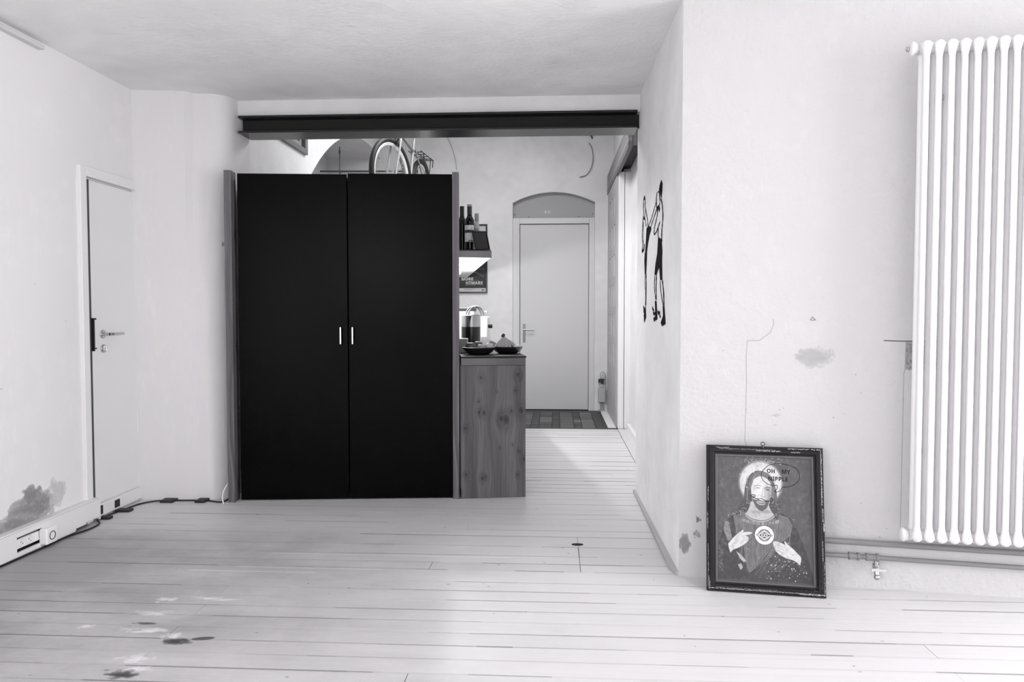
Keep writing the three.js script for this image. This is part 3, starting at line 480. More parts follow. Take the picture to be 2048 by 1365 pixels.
// ---------------------------------------------------------------- framed portrait leaning on the right wall
{
  const Wd = 0.485, Ht = 0.622;
  const t = thing('framed_portrait', 'dark chipped frame with an old portrait print, leaning on the white wall', 'picture', [rw(0.357, 0, 0.155).x, 0, rw(0.357, 0, 0.155).z], 0);
  t.rotation.order = 'YXZ'; t.rotation.set(-0.185, -0.134, 0);
  const frameTex = canvasTex(768, 1024, (c, w, h) => {
    c.fillStyle = css(24); c.fillRect(0, 0, w, h);
    for (let i = 0; i < 700; i++) { c.fillStyle = css(rnd() < 0.6 ? 12 : 50, 0.25); rnd() < 0.5 ? c.fillRect(rr(0, w), rr(0, h), rr(10, 120), rr(1, 2)) : c.fillRect(rr(0, w), rr(0, h), rr(1, 2), rr(10, 120)); }
    const chip = (x, y, l, hor, v) => { c.fillStyle = css(v, 0.9); for (let k = 0; k < l; k += 4) if (rnd() < 0.86) { const o = rr(-2, 2), q = rr(2, 6); hor ? c.fillRect(x + k, y + o, 5, q) : c.fillRect(x + o, y + k, q, 5); } };
    chip(60, 14, 90, 1, 205); chip(80, 22, 380, 1, 150); chip(330, 30, 160, 1, 215); chip(540, 10, 220, 1, 200); chip(560, 34, 60, 1, 190);
    chip(752, 20, 380, 0, 225); chip(756, 420, 90, 0, 200); chip(750, 640, 140, 0, 190); chip(758, 780, 230, 0, 150); chip(760, 520, 60, 0, 225);
    chip(8, 300, 100, 0, 190); chip(4, 480, 120, 0, 170); chip(8, 700, 300, 0, 150); chip(16, 920, 90, 0, 200);
    chip(10, 1000, 740, 1, 215); chip(60, 992, 400, 1, 120); chip(600, 1006, 160, 1, 220);
    for (let i = 0; i < 60; i++) { c.fillStyle = css(230, 0.8); c.fillRect(rr(600, 768), rr(900, 1024), rr(1, 3), rr(1, 3)); }
  });
  const fm = new THREE.MeshPhysicalMaterial({ map: frameTex, roughness: 0.4, specularIntensity: 0.45 });
  const ring = (a, b, z0, z1, bev) => { // flat ring between insets a and b
    const s = new THREE.Shape(rect(-Wd / 2 + a, Wd / 2 - a, a, Ht - a).map(([x, y]) => new THREE.Vector2(x, y))); s.holes.push(new THREE.Path(rect(-Wd / 2 + b, Wd / 2 - b, b, Ht - b).map(([x, y]) => new THREE.Vector2(x, y))));
    return new THREE.ExtrudeGeometry(s, { depth: z1 - z0 - bev, bevelEnabled: true, bevelSize: bev * 0.7, bevelThickness: bev, bevelSegments: 2 }).translate(0, 0, z0);
  };
  mesh('frame', rangeUV(merge([ring(0.002, 0.016, -0.015, 0.014, 0.003), ring(0.014, 0.028, -0.015, 0.02, 0.004), ring(0.027, 0.037, -0.015, 0.009, 0.002)]), (x) => x / Wd + 0.5, (x, y) => y / Ht), fm, t);
  mesh('inner_lip', ring(0.0375, 0.046, -0.012, 0.006, 0.002), mat(0.09, 0.4), t);
  mesh('backing', rbox(-Wd / 2 + 0.02, Wd / 2 - 0.02, 0.02, Ht - 0.02, -0.015, -0.008, 0.002), mat(0.2, 0.9), t);
  mesh('hanging_eye', [new THREE.TorusGeometry(0.008, 0.002, 8, 20).translate(-0.003, Ht + 0.011, 0.004), rbox(-0.006, 0.0, Ht - 0.008, Ht + 0.004, 0.0, 0.018, 0.002)], mat(0.08, 0.4), t);
  const print = canvasTex(620, 800, (c, w, h) => {
    c.fillStyle = css(90); c.fillRect(0, 0, w, h);
    for (let i = 0; i < 500; i++) blotch(c, rr(0, w), rr(0, h), rr(10, 60), rr(10, 80), css(rnd() < 0.5 ? 80 : 120, 0.06), 5);
    c.setTransform(0.3633, 0, 0, 0.3633, -46, -46.5);
    const P = (pts, fill, stroke, lw = 6, close = true) => { c.beginPath(); pts.forEach((p, i) => (i === 0 ? c.moveTo(p[0], p[1]) : p.length === 2 ? c.lineTo(p[0], p[1]) : p.length === 4 ? c.quadraticCurveTo(...p) : c.bezierCurveTo(...p))); if (close) c.closePath(); if (fill) { c.fillStyle = fill; c.fill(); } if (stroke) { c.strokeStyle = stroke; c.lineWidth = lw; c.lineCap = 'round'; c.lineJoin = 'round'; c.stroke(); } };
    const O = 1109.3;
    // halo
    const hg = c.createRadialGradient(920, 600, 120, 920, 600, 420); hg.addColorStop(0, css(212)); hg.addColorStop(0.8, css(200)); hg.addColorStop(1, css(120, 0)); c.fillStyle = hg; c.fillRect(350, 120, 1150, 1000);
    for (let i = 0; i < 90; i++) { c.fillStyle = css(190, 0.5); c.beginPath(); c.ellipse(rr(620, 1320), rr(150, 260), rr(4, 22), rr(3, 12), 0, 0, 6.3); c.fill(); }
    // mantle and robe
    P([[120, 2300], [150, 1700], [240, 1450], [330, 1250], [450, 1140], [640, 1060], [1180, 1060], [1420, 1180], [1560, 1400], [1700, 1750], [1860, 2300]], css(72));
    P([[420, 1180], [560, 1120, 660, 1110], [940, 1290, 1160, 1120], [1400, 1180], [1480, 1320], [1430, 1500], [1180, 1700], [1050, 2000], [700, 2180], [640, 2000], [600, 1700], [480, 1500]], css(112));
    for (let i = 0; i < 160; i++) { const x = rr(470, 1440), y = rr(1240, 1900); P([[x, y], [x + rr(-16, 16), y + rr(60, 260)]], null, css(rnd() < 0.5 ? 80 : 145, 0.34), rr(6, 18), false); }
    for (let i = 0; i < 70; i++) { const x = rr(560, 1250); P([[x, 1230 + 60 * Math.sin((x - 560) / 690 * 3.14)], [x + rr(-6, 6), 1275 + 60 * Math.sin((x - 560) / 690 * 3.14)]], null, css(170, 0.5), 8, false); }
    P([[250, O + 350], [270, O + 200], [340, O + 180], [400, O + 480], [330, O + 540]], css(128)); for (let i = 0; i < 200; i++) { c.fillStyle = css(rnd() < 0.5 ? 80 : 180, 0.6); c.fillRect(rr(265, 385), rr(O + 210, O + 510), 9, 9); }
    P([[660, O + 1100], [900, O + 920, 1060, O + 800], [1180, O + 620], [1480, O + 700], [1400, O + 830], [1050, O + 1120], [1000, O + 1200], [600, O + 1200]], css(78));
    for (let i = 0; i < 40; i++) { const x = rr(700, 1300); P([[x, O + rr(950, 1150)], [x + 300, O + rr(600, 800)]], null, css(rnd() < 0.5 ? 55 : 110, 0.4), rr(6, 16), false); }
    P([[470, O + 700], [560, O + 760], [650, O + 860], [610, O + 890], [540, O + 830]], css(170)); P([[500, O + 930], [560, O + 910], [590, O + 980], [550, O + 1030]], css(165));
    for (let i = 0; i < 260; i++) { c.fillStyle = css(rnd() < 0.5 ? 90 : 165, 0.5); c.fillRect(rr(150, 235), rr(O + 600, O + 1060), 9, 9); }
    // hair behind
    P([[890, 380], [1100, 390, 1150, 560], [1230, 760, 1200, 900], [1290, 1150, 1200, 1230], [1040, 1100], [740, 1060], [560, 1190, 380, 1190], [560, 1000, 620, 850], [640, 600, 700, 520], [760, 390, 890, 380]], css(84));
    for (let i = 0; i < 120; i++) { const s = rnd() < 0.6, x = s ? rr(400, 720) : rr(1080, 1260), y = s ? 1180 - (x - 400) * rr(0.0, 1.0) : rr(850, 1200); c.fillStyle = css(rnd() < 0.5 ? 60 : 165, 0.45); c.beginPath(); c.ellipse(x, y, rr(8, 28), rr(5, 14), rr(-1, 1), 0, 6.3); c.fill(); }
    for (let i = 0; i < 70; i++) { const s = rnd() < 0.5, x = s ? rr(660, 780) : rr(1090, 1180); P([[x, rr(470, 700)], [x + rr(-20, 20), rr(760, 980)]], null, css(rnd() < 0.5 ? 60 : 145, 0.4), rr(5, 13), false); }
    // neck, face
    P([[740, 930], [720, 1080, 630, 1160], [780, 1260, 940, 1260], [1080, 1250, 1160, 1150], [1060, 1050, 1060, 930]], css(180)); P([[650, 1165], [760, 1260, 930, 1255], [1070, 1250, 1150, 1150]], null, css(110), 7, false); P([[650, 1185], [760, 1285, 930, 1275], [1070, 1270, 1160, 1170]], null, css(190), 12, false);
    P([[780, 520], [880, 460, 960, 480], [1090, 520, 1110, 640], [1130, 800, 1070, 960], [990, 1090, 930, 1080], [800, 1060, 760, 860], [730, 640, 780, 520]], css(204));
    P([[980, 700], [1100, 650], [1115, 800], [1060, 960], [980, 860]], css(150, 0.5));
    P([[760, 850], [800, 920, 880, 880], [960, 940, 1070, 890], [1060, 1050, 940, 1095], [820, 1080, 760, 850]], css(95)); P([[840, 930], [930, 900, 1010, 940], [990, 1000, 930, 990], [860, 990, 840, 930]], css(165)); P([[880, 950], [930, 965, 990, 955]], null, css(80), 10, false);
    P([[890, 390], [700, 420, 690, 760], [760, 700, 790, 540], [860, 480, 960, 470], [1060, 470, 1120, 640], [1160, 560, 1080, 440], [1000, 380, 890, 390]], css(112)); for (let i = 0; i < 40; i++) { const a = rr(0, 1); P([[880, 395 + 20 * a], [880 - 170 * a, 440 + 60 * a, 720 + 30 * a, 640]], null, css(rnd() < 0.5 ? 75 : 175, 0.35), 7, false); }
    P([[820, 655], [870, 630, 930, 655]], null, css(95), 12, false); P([[990, 690], [1050, 655, 1100, 680]], null, css(95), 12, false);
    P([[830, 690], [880, 668, 920, 690], [880, 702, 830, 690]], css(70)); P([[1000, 718], [1050, 698, 1090, 720], [1050, 734, 1000, 718]], css(70));
    P([[965, 690], [955, 770, 930, 830], [960, 850, 990, 835]], null, css(140), 8, false);
    // pen marks: curled moustache, balloon and its words
    const pen = css(18);
    P([[740, 830], [800, 880, 880, 880], [940, 860, 970, 890], [1040, 930, 1130, 905], [1150, 870, 1110, 860], [1080, 865, 1090, 890]], null, pen, 12, false); P([[740, 830], [770, 800, 815, 815], [840, 840, 800, 850], [770, 845, 785, 830]], null, pen, 11, false);
    P([[1205, 630], [1090, 650, 1000, 580], [900, 500, 950, 400], [1040, 260, 1200, 240], [1400, 240, 1550, 310], [1660, 420, 1590, 540], [1480, 660, 1310, 655], [1270, 740, 1200, 748], [1170, 745, 1165, 735], [1230, 690, 1215, 625]], null, pen, 10, false);
    c.fillStyle = pen; c.font = 'bold 105px sans-serif'; c.save(); c.translate(1030, 415); c.rotate(0.02); c.fillText('OH', 0, 0); c.fillText('MY', 265, 0); c.restore(); c.save(); c.translate(1050, 550); c.rotate(0.01); c.fillText('NIPPLE', 0, 0, 430); c.restore();
    // soft modelling of the face and a brushed unevenness over the whole print
    for (let i = 0; i < 60; i++) { c.fillStyle = css(228, 0.045); c.beginPath(); c.ellipse(rr(830, 940), rr(560, 900), rr(20, 60), rr(20, 70), 0, 0, 6.3); c.fill(); c.fillStyle = css(110, 0.05); c.beginPath(); c.ellipse(rr(1030, 1110), rr(640, 980), rr(15, 40), rr(20, 70), 0, 0, 6.3); c.fill(); c.fillStyle = css(110, 0.04); c.beginPath(); c.ellipse(rr(760, 1080), rr(1080, 1130), rr(30, 80), rr(10, 30), 0, 0, 6.3); c.fill(); }
    // hands
    const skin = css(204), line = css(140, 0.8);
    P([[330, O + 580], [430, O + 450, 500, O + 400], [560, O + 350, 600, O + 320], [610, O + 350, 600, O + 375], [680, O + 350, 760, O + 360], [770, O + 385, 700, O + 405], [620, O + 430], [710, O + 430, 700, O + 480], [690, O + 520, 640, O + 560], [540, O + 640, 440, O + 670], [390, O + 700, 375, O + 740], [340, O + 680, 330, O + 580]], skin);
    P([[570, O + 445], [640, O + 425, 720, O + 400]], null, line, 7, false); P([[590, O + 480], [650, O + 460, 700, O + 455]], null, line, 7, false); P([[580, O + 530], [640, O + 490, 690, O + 490]], null, line, 7, false); c.fillStyle = css(110); c.fillRect(430, O + 565, 30, 10);
    P([[1130, O + 510], [1160, O + 490, 1210, O + 500], [1280, O + 520, 1340, O + 545], [1320, O + 500, 1335, O + 480], [1400, O + 560, 1480, O + 610], [1560, O + 690, 1610, O + 740], [1630, O + 800, 1590, O + 890], [1520, O + 800, 1400, O + 790], [1260, O + 750, 1190, O + 680], [1150, O + 640, 1160, O + 610], [1130, O + 580, 1130, O + 510]], skin);
    P([[1150, O + 520], [1230, O + 570, 1330, O + 600]], null, line, 7, false); P([[1150, O + 575], [1230, O + 610, 1320, O + 635]], null, line, 7, false); P([[1165, O + 630], [1230, O + 670, 1320, O + 690]], null, line, 7, false); c.fillStyle = css(120); c.fillRect(1450, O + 705, 34, 10);
    for (let i = 0; i < 1500; i++) { c.fillStyle = css(rnd() < 0.55 ? 55 : 175, 0.06); c.beginPath(); c.ellipse(rr(120, 1830), rr(120, 2330), rr(6, 40), rr(6, 60), rr(-0.5, 0.5), 0, 6.3); c.fill(); }
    // specks of paint
    for (let i = 0; i < 70; i++) { c.fillStyle = css(235, 0.85); c.beginPath(); const low = rnd() < 0.75; c.ellipse(low ? rr(1000, 1720) : rr(150, 1700), low ? rr(O + 800, O + 1180) : rr(200, 2250), rr(3, 10), rr(3, 12), 0, 0, 6.3); c.fill(); }
    c.setTransform(1, 0, 0, 1, 0, 0);
  });
  mesh('print', rangeUV(box(-Wd / 2 + 0.044, Wd / 2 - 0.044, 0.044, Ht - 0.044, -0.008, -0.001), (x) => (x + Wd / 2 - 0.044) / (Wd - 0.088), (x, y) => (y - 0.044) / (Ht - 0.088)), new THREE.MeshPhysicalMaterial({ map: print, roughness: 0.4, specularIntensity: 0.3 }), t);
  const badge = canvasTex(256, 256, (c) => {
    c.fillStyle = css(228); c.fillRect(0, 0, 256, 256); c.fillStyle = css(120); c.beginPath(); c.arc(128, 128, 86, 0, 6.3); c.fill();
    c.fillStyle = css(235); c.fillRect(0, 120, 256, 8);
    const dia = (a, b, col, st) => { c.beginPath(); c.moveTo(128 - a, 128); c.lineTo(128, 128 - b); c.lineTo(128 + a, 128); c.lineTo(128, 128 + b); c.closePath(); if (st) { c.strokeStyle = col; c.lineWidth = st; c.stroke(); } else { c.fillStyle = col; c.fill(); } };
    dia(114, 84, css(245)); dia(110, 80, css(25), 6); dia(92, 64, css(25), 6); dia(72, 46, css(25)); c.fillStyle = css(240); c.beginPath(); c.ellipse(128, 128, 42, 24, 0, 0, 6.3); c.fill(); c.fillStyle = css(30); c.beginPath(); c.ellipse(128, 128, 30, 17, 0, 0, 6.3); c.fill(); c.fillStyle = css(200); c.beginPath(); c.arc(128, 128, 12, 0, 6.3); c.fill(); c.fillStyle = css(30); c.beginPath(); c.arc(203, 132, 12, 0, 6.3); c.fill(); c.fillStyle = css(235); c.beginPath(); c.arc(203, 132, 6, 0, 6.3); c.fill();
  });
  const bg = new THREE.CylinderGeometry(0.039, 0.039, 0.003, 40).rotateX(Math.PI / 2); const bp = rangeUV(bg, (x) => x / 0.078 + 0.5, (x, y) => y / 0.078 + 0.5);
  const bdg = mesh('round_sticker', bp, new THREE.MeshStandardMaterial({ map: badge, roughness: 0.4 }), t); bdg.position.set(-0.001, 0.243, 0.001); bdg.userData.label = 'round white sticker with nested diamond lines and an eye';
}

// ---------------------------------------------------------------- two painted figures on the partition
{
  const linesA = [[[[-4.630,1.906],[-4.662,1.886],[-4.672,1.844],[-4.662,1.808],[-4.698,1.762],[-4.714,1.707],[-4.724,1.665],[-4.703,1.620],[-4.724,1.571]],0.010],[[[-4.630,1.906],[-4.599,1.876],[-4.599,1.834],[-4.558,1.808],[-4.526,1.776],[-4.485,1.737],[-4.474,1.705]],0.009],[[[-4.584,1.811],[-4.615,1.780],[-4.584,1.749],[-4.547,1.710]],0.007],[[[-4.672,1.752],[-4.662,1.701],[-4.672,1.645],[-4.620,1.598]],0.006],[[[-4.714,1.574],[-4.641,1.586],[-4.630,1.613]],0.024],[[[-4.438,1.704],[-4.334,1.732],[-4.230,1.771],[-4.152,1.801]],0.009],[[[-4.360,1.682],[-4.282,1.712],[-4.178,1.744],[-4.121,1.765]],0.010],[[[-4.568,1.427],[-4.578,1.372],[-4.547,1.308],[-4.552,1.239]],0.008],[[[-4.532,1.425],[-4.526,1.342],[-4.532,1.239]],0.011],[[[-4.646,1.236],[-4.599,1.219],[-4.630,1.205],[-4.589,1.194]],0.016],[[[-4.636,1.233],[-4.620,1.212]],0.016],[[[-4.651,1.771],[-4.625,1.771],[-4.630,1.761]],0.024],[[[-4.630,1.902],[-4.625,1.884]],0.024]];
  const fillsA = [[[-4.526,1.697],[-4.454,1.705],[-4.350,1.687],[-4.334,1.671],[-4.407,1.644],[-4.469,1.599],[-4.511,1.555],[-4.578,1.560],[-4.552,1.620]],[[-4.594,1.561],[-4.506,1.554],[-4.516,1.493],[-4.537,1.425],[-4.584,1.428],[-4.610,1.513]],[[-4.620,1.182],[-4.547,1.239],[-4.521,1.170],[-4.599,1.135]]];
  const linesB = [[[[-4.126,1.848],[-4.152,1.817],[-4.126,1.769],[-4.069,1.767],[-4.022,1.779],[-4.043,1.831],[-4.105,1.847]],0.008],[[[-3.986,1.792],[-3.944,1.750],[-3.923,1.681],[-3.954,1.625],[-3.954,1.565]],0.014],[[[-4.152,1.773],[-4.100,1.759],[-4.110,1.729],[-4.178,1.687],[-4.214,1.666],[-4.225,1.635],[-4.152,1.634],[-4.074,1.657],[-4.017,1.675]],0.010],[[[-4.121,1.750],[-4.074,1.762],[-4.032,1.738]],0.024],[[[-4.074,1.650],[-4.084,1.620],[-4.064,1.594]],0.009],[[[-4.183,1.401],[-4.199,1.345],[-4.152,1.267]],0.008],[[[-4.126,1.399],[-4.136,1.330],[-4.121,1.267]],0.013],[[[-3.996,1.365],[-3.975,1.313],[-3.892,1.233]],0.009],[[[-3.923,1.362],[-3.882,1.298],[-3.861,1.216]],0.014],[[[-4.266,1.227],[-4.246,1.214],[-4.214,1.211]],0.020],[[[-4.235,1.198],[-4.194,1.190],[-4.152,1.193]],0.024],[[[-4.074,1.204],[-4.038,1.193],[-3.996,1.198]],0.024],[[[-4.006,1.181],[-3.975,1.174]],0.020],[[[-4.006,1.875],[-4.048,1.845],[-4.027,1.792]],0.011]];
  const fillsB = [[[-4.038,1.868],[-3.986,1.890],[-3.944,1.864],[-3.954,1.830],[-3.975,1.791],[-4.017,1.827]],[[-4.074,1.601],[-3.965,1.581],[-3.934,1.515],[-3.944,1.474],[-3.928,1.365],[-3.996,1.368],[-4.032,1.437],[-4.084,1.422],[-4.131,1.399],[-4.194,1.408],[-4.162,1.464],[-4.100,1.516]],[[-4.173,1.261],[-4.121,1.261],[-4.084,1.161],[-4.204,1.147],[-4.225,1.166],[-4.152,1.179]],[[-3.902,1.234],[-3.850,1.216],[-3.814,1.140],[-3.923,1.126],[-3.965,1.144],[-3.892,1.180]]];
  const ink = new THREE.MeshPhysicalMaterial({ color: G(0.008), roughness: 1, specularIntensity: 0.1 }), wx = (z) => 0.564 + 0.0171 * (z + 3.409) - 0.0022;
  const flat = (pts) => { const s = new THREE.Shape(pts.map(([z, y]) => new THREE.Vector2(z, y))), g = new THREE.ExtrudeGeometry(s, { depth: 0.0015, bevelEnabled: false }), p = g.attributes.position; for (let i = 0; i < p.count; i++) { const z = p.getX(i), y = p.getY(i), d = p.getZ(i); p.setXYZ(i, wx(z) + d - 0.0005, y, z); } g.computeVertexNormals(); return g; };
  const stroke = (pts, w) => { // a brush line: wide along the wall, broken a little in width
    const c = new THREE.CatmullRomCurve3(pts.map(([z, y]) => V(z, y, 0))).getPoints(pts.length * 4), l = [], r = [];
    c.forEach((p, i) => { const a = c[Math.max(0, i - 1)], b = c[Math.min(c.length - 1, i + 1)], d = b.clone().sub(a).normalize(), k = w * (0.55 + 0.7 * rnd()) / 2; l.push([p.x - d.y * k * 1.5, p.y + d.x * k * 0.7]); r.push([p.x + d.y * k * 1.5, p.y - d.x * k * 0.7]); });
    const out = []; for (let i = 0; i < c.length - 1; i++) out.push(flat([l[i], l[i + 1], r[i + 1], r[i]])); return merge(out);
  };
  const mural = thing('wall_painting', 'two black painted figures on the white partition, one kicking a leg high', 'mural');
  mesh('figure', [...linesA.map(([p, w]) => stroke(p, w)), ...fillsA.map(flat)], ink, mural);
  mesh('figure', [...linesB.map(([p, w]) => stroke(p, w)), ...fillsB.map(flat)], ink, mural);
}

// ---------------------------------------------------------------- things on the kitchen shelf
function bottle(name, label, profile, pos, m, extra) {
  const t = thing(name, label, 'bottle', pos, 0, undefined);
  mesh('glass_body', lathe(profile, 28), m, t); if (extra) extra(t); return t;
}
const wine = (r, h) => [[0, 0.004], [r * 0.7, 0.002], [r * 0.96, 0.004], [r, 0.015], [r, h * 0.6], [r * 0.9, h * 0.67], [r * 0.55, h * 0.74], [r * 0.42, h * 0.8], [r * 0.4, h * 0.93], [r * 0.46, h * 0.935], [r * 0.46, h * 0.965], [r * 0.4, h * 0.97], [r * 0.4, h * 0.985], [0, h * 0.985]];
const darkGlass = mat(0.008, 0.12);
{
  const SY = 1.6555;
  const b1 = bottle('wine_bottle', 'dark wine bottle with a pale two-part label on the kitchen shelf', wine(0.0375, 0.345), [-0.638, SY, -5.6], darkGlass, (t) => {
    const lt = canvasTex(256, 256, (c) => { c.fillStyle = css(248); c.fillRect(0, 0, 256, 256); c.fillStyle = css(70); c.fillRect(0, 72, 256, 46); c.fillStyle = css(110); for (let i = 0; i < 6; i++) c.fillRect(150 + 3 * i, 84 + i * 4, 70 - 6 * i, 2); c.fillStyle = css(150); c.beginPath(); c.arc(196, 40, 12, 0, 6.3); c.fill(); c.fillRect(188, 150, 5, 70); c.fillStyle = css(120); for (let i = 0; i < 12; i++) { c.beginPath(); c.ellipse(120 + i * 10, 246 - (i % 3) * 6, 10, 8, 0, 0, 6.3); c.fill(); } });
    mesh('label', new THREE.CylinderGeometry(0.0381, 0.0381, 0.122, 28, 1, true, -1.1, 2.2).translate(0, 0.128, 0), new THREE.MeshStandardMaterial({ map: lt, roughness: 0.7, side: THREE.DoubleSide }), t);
    mesh('capsule', lathe([[0, 0.345], [0.0165, 0.345], [0.018, 0.342], [0.018, 0.272], [0.0165, 0.27]], 20), mat(0.03, 0.35), t);
    mesh('foil_top', lathe([[0.0182, 0.33], [0.0185, 0.344], [0.016, 0.347], [0, 0.347]], 20), mat(0.35, 0.4), t);
  });
  bottle('wine_bottle', 'black bottle half hidden behind the post, left of the labelled one', wine(0.036, 0.35), [-0.706, SY, -5.69], darkGlass, (t) => mesh('capsule', lathe([[0, 0.346], [0.0165, 0.346], [0.017, 0.34], [0.017, 0.27]], 20), mat(0.02, 0.4), t));
  bottle('wine_bottle', 'black bottle farthest left on the shelf, only its shoulder showing', wine(0.036, 0.34), [-0.77, SY, -5.86], darkGlass);
  const clearGlass = new THREE.MeshPhysicalMaterial({ color: G(0.85), roughness: 0.12, transmission: 0.5, thickness: 0.0, ior: 1.45 });
  bottle('clear_bottle', 'slim clear bottle with a grey cap behind the small picture frame', [[0, 0.003], [0.022, 0.003], [0.026, 0.01], [0.026, 0.17], [0.022, 0.19], [0.016, 0.215], [0.0145, 0.23], [0.0145, 0.25], [0, 0.25]], [-0.592, SY, -5.68], clearGlass, (t) => {
    mesh('cap', lathe([[0, 0.29], [0.0155, 0.29], [0.0165, 0.286], [0.0165, 0.232], [0.015, 0.231]], 20), mat(0.4, 0.4), t);
    const lt = canvasTex(128, 256, (c) => { c.fillStyle = css(200); c.fillRect(0, 0, 128, 256); for (let i = 0; i < 60; i++) { c.strokeStyle = css(rr(60, 150), 0.8); c.lineWidth = rr(1, 4); c.beginPath(); c.moveTo(rr(20, 110), rr(0, 250)); c.quadraticCurveTo(rr(0, 128), rr(0, 250), rr(20, 110), rr(0, 250)); c.stroke(); } });
    mesh('label', new THREE.CylinderGeometry(0.0266, 0.0266, 0.13, 24, 1, true, -1.4, 2.8).translate(0, 0.115, 0), new THREE.MeshStandardMaterial({ map: lt, roughness: 0.6, side: THREE.DoubleSide }), t);
  });
  const f = thing('photo_frame', 'small dark picture frame leaning on the bottles at the shelf end', 'picture frame', [-0.532, SY + 0.004, -5.525]);
  f.rotation.order = 'YXZ'; f.rotation.set(-0.3, 0.62, 0.04);
  mesh('frame', [rbox(-0.062, -0.054, 0, 0.145, -0.006, 0.006, 0.002), rbox(0.054, 0.062, 0, 0.145, -0.006, 0.006, 0.002), rbox(-0.0538, 0.0538, 0, 0.008, -0.006, 0.006, 0.002), rbox(-0.0538, 0.0538, 0.137, 0.145, -0.006, 0.006, 0.002)], mat(0.006, 0.4), f);
  mesh('photo', box(-0.055, 0.055, 0.006, 0.14, -0.005, 0.001), mat(0.03, 0.2), f);
}

// ---------------------------------------------------------------- things on the worktop
const WY = 0.9175;
const bowlMat = mat(0.012, 0.3);
function bowl(label, pos, r, h) {
  return tag(mesh('fruit_bowl', lathe([[0, 0], [r * 0.52, 0], [r * 0.6, 0.002], [r * 0.82, h * 0.35], [r * 0.97, h * 0.8], [r, h], [r * 0.985, h + 0.001], [r * 0.95, h * 0.82], [r * 0.8, h * 0.4], [r * 0.55, 0.007], [0, 0.006]], 44).translate(...pos), bowlMat), label, 'bowl');
}
bowl('dark shallow bowl of round fruit on the worktop', [-0.506, WY, -4.97], 0.109, 0.048);
bowl('dark shallow bowl holding the bananas at the worktop edge', [-0.322, WY, -5.09], 0.104, 0.048);
function fruit(label, pos, r, v) {
  const t = thing('apple', label, 'fruit', pos);
  mesh('flesh', lathe(Array.from({ length: 15 }, (_, i) => { const a = i / 14 * Math.PI; return [Math.max(0, r * Math.sin(a) * (1 + 0.06 * Math.cos(a))), r * (-Math.cos(a) * 0.9 + (i > 11 ? -0.10 * (i - 11) : 0))]; }), 24), mat(v, 0.35), t);
  mesh('stem', rod(V(0, r * 0.55, 0), V(0.004, r * 0.95, 0), 0.0018, 6), mat(0.03, 0.7), t);
}
fruit('dark apple at the left of the fruit bowl', [-0.558, WY + 0.052, -4.955], 0.037, 0.07);
fruit('round mid-grey fruit at the back of the fruit bowl', [-0.512, WY + 0.062, -5.015], 0.032, 0.12);
fruit('pale fruit at the front middle of the fruit bowl', [-0.487, WY + 0.046, -4.94], 0.029, 0.3);
fruit('palest fruit at the right side of the fruit bowl', [-0.438, WY + 0.052, -4.985], 0.029, 0.5);
{
  const t = thing('banana_bunch', 'bunch of bananas standing stem up in the right bowl', 'bananas', [-0.35, WY + 0.01, -5.085]); t.scale.set(1.0, 0.74, 1.0);
  const bm = new THREE.MeshStandardMaterial({ color: G(0.34), roughness: 0.5 });
  const top = V(0.0, 0.142, 0);
  const bananas = [[-0.052, 0.03, 0.03], [-0.03, 0.048, 0.024], [-0.004, 0.054, 0.022], [0.024, 0.05, 0.024], [0.052, 0.036, 0.03], [0.096, 0.0, 0.04], [0.03, -0.035, 0.03]];
  for (const [ex, ez, ey] of bananas) {
    const c = new THREE.CatmullRomCurve3([top.clone().add(V(ex * 0.06, -0.004, ez * 0.06)), V(ex * 0.18, 0.122, ez * 0.2), V(ex * 0.46, 0.09, ez * 0.55), V(ex * 0.82, 0.055, ez * 0.9), V(ex * 1.06, ey, ez * 1.0)]);
    const N = 20, g = new THREE.TubeGeometry(c, N, 1, 8, false), p = g.attributes.position;
    for (let i = 0; i <= N; i++) { const q = c.getPointAt(i / N), s = i / N, rad = s < 0.25 ? 0.0055 + s * 0.024 : s > 0.85 ? 0.0155 * Math.max(0.25, (1 - s) / 0.15) : 0.0115 + 0.0055 * Math.sin((s - 0.25) / 0.6 * Math.PI); for (let k = 0; k <= 8; k++) { const j = i * 9 + k; p.setXYZ(j, q.x + (p.getX(j) - q.x) * rad, q.y + (p.getY(j) - q.y) * rad, q.z + (p.getZ(j) - q.z) * rad); } }
    mesh('banana', g, bm, t);
  }
  mesh('stem', [rod(V(-0.004, 0.138, 0), V(0.0, 0.16, 0), 0.013, 10, 0.012), rod(V(0, 0.158, 0), V(0.006, 0.166, 0), 0.0125, 10, 0.01)], mat(0.015, 0.6), t);
  for (const [i, x, z] of [[0, -0.268, -5.075], [1, -0.247, -5.11]]) tag(mesh('garlic_bulb', lathe([[0, 0], [0.012, 0.001], [0.019, 0.01], [0.018, 0.018], [0.009, 0.027], [0.004, 0.036], [0, 0.037]], 16).translate(x, WY + 0.024 + 0.006 * i, z), mat(0.7, 0.6)), i ? 'outer of two small white bulbs beside the bananas' : 'inner of two small white bulbs beside the bananas', 'garlic');
}
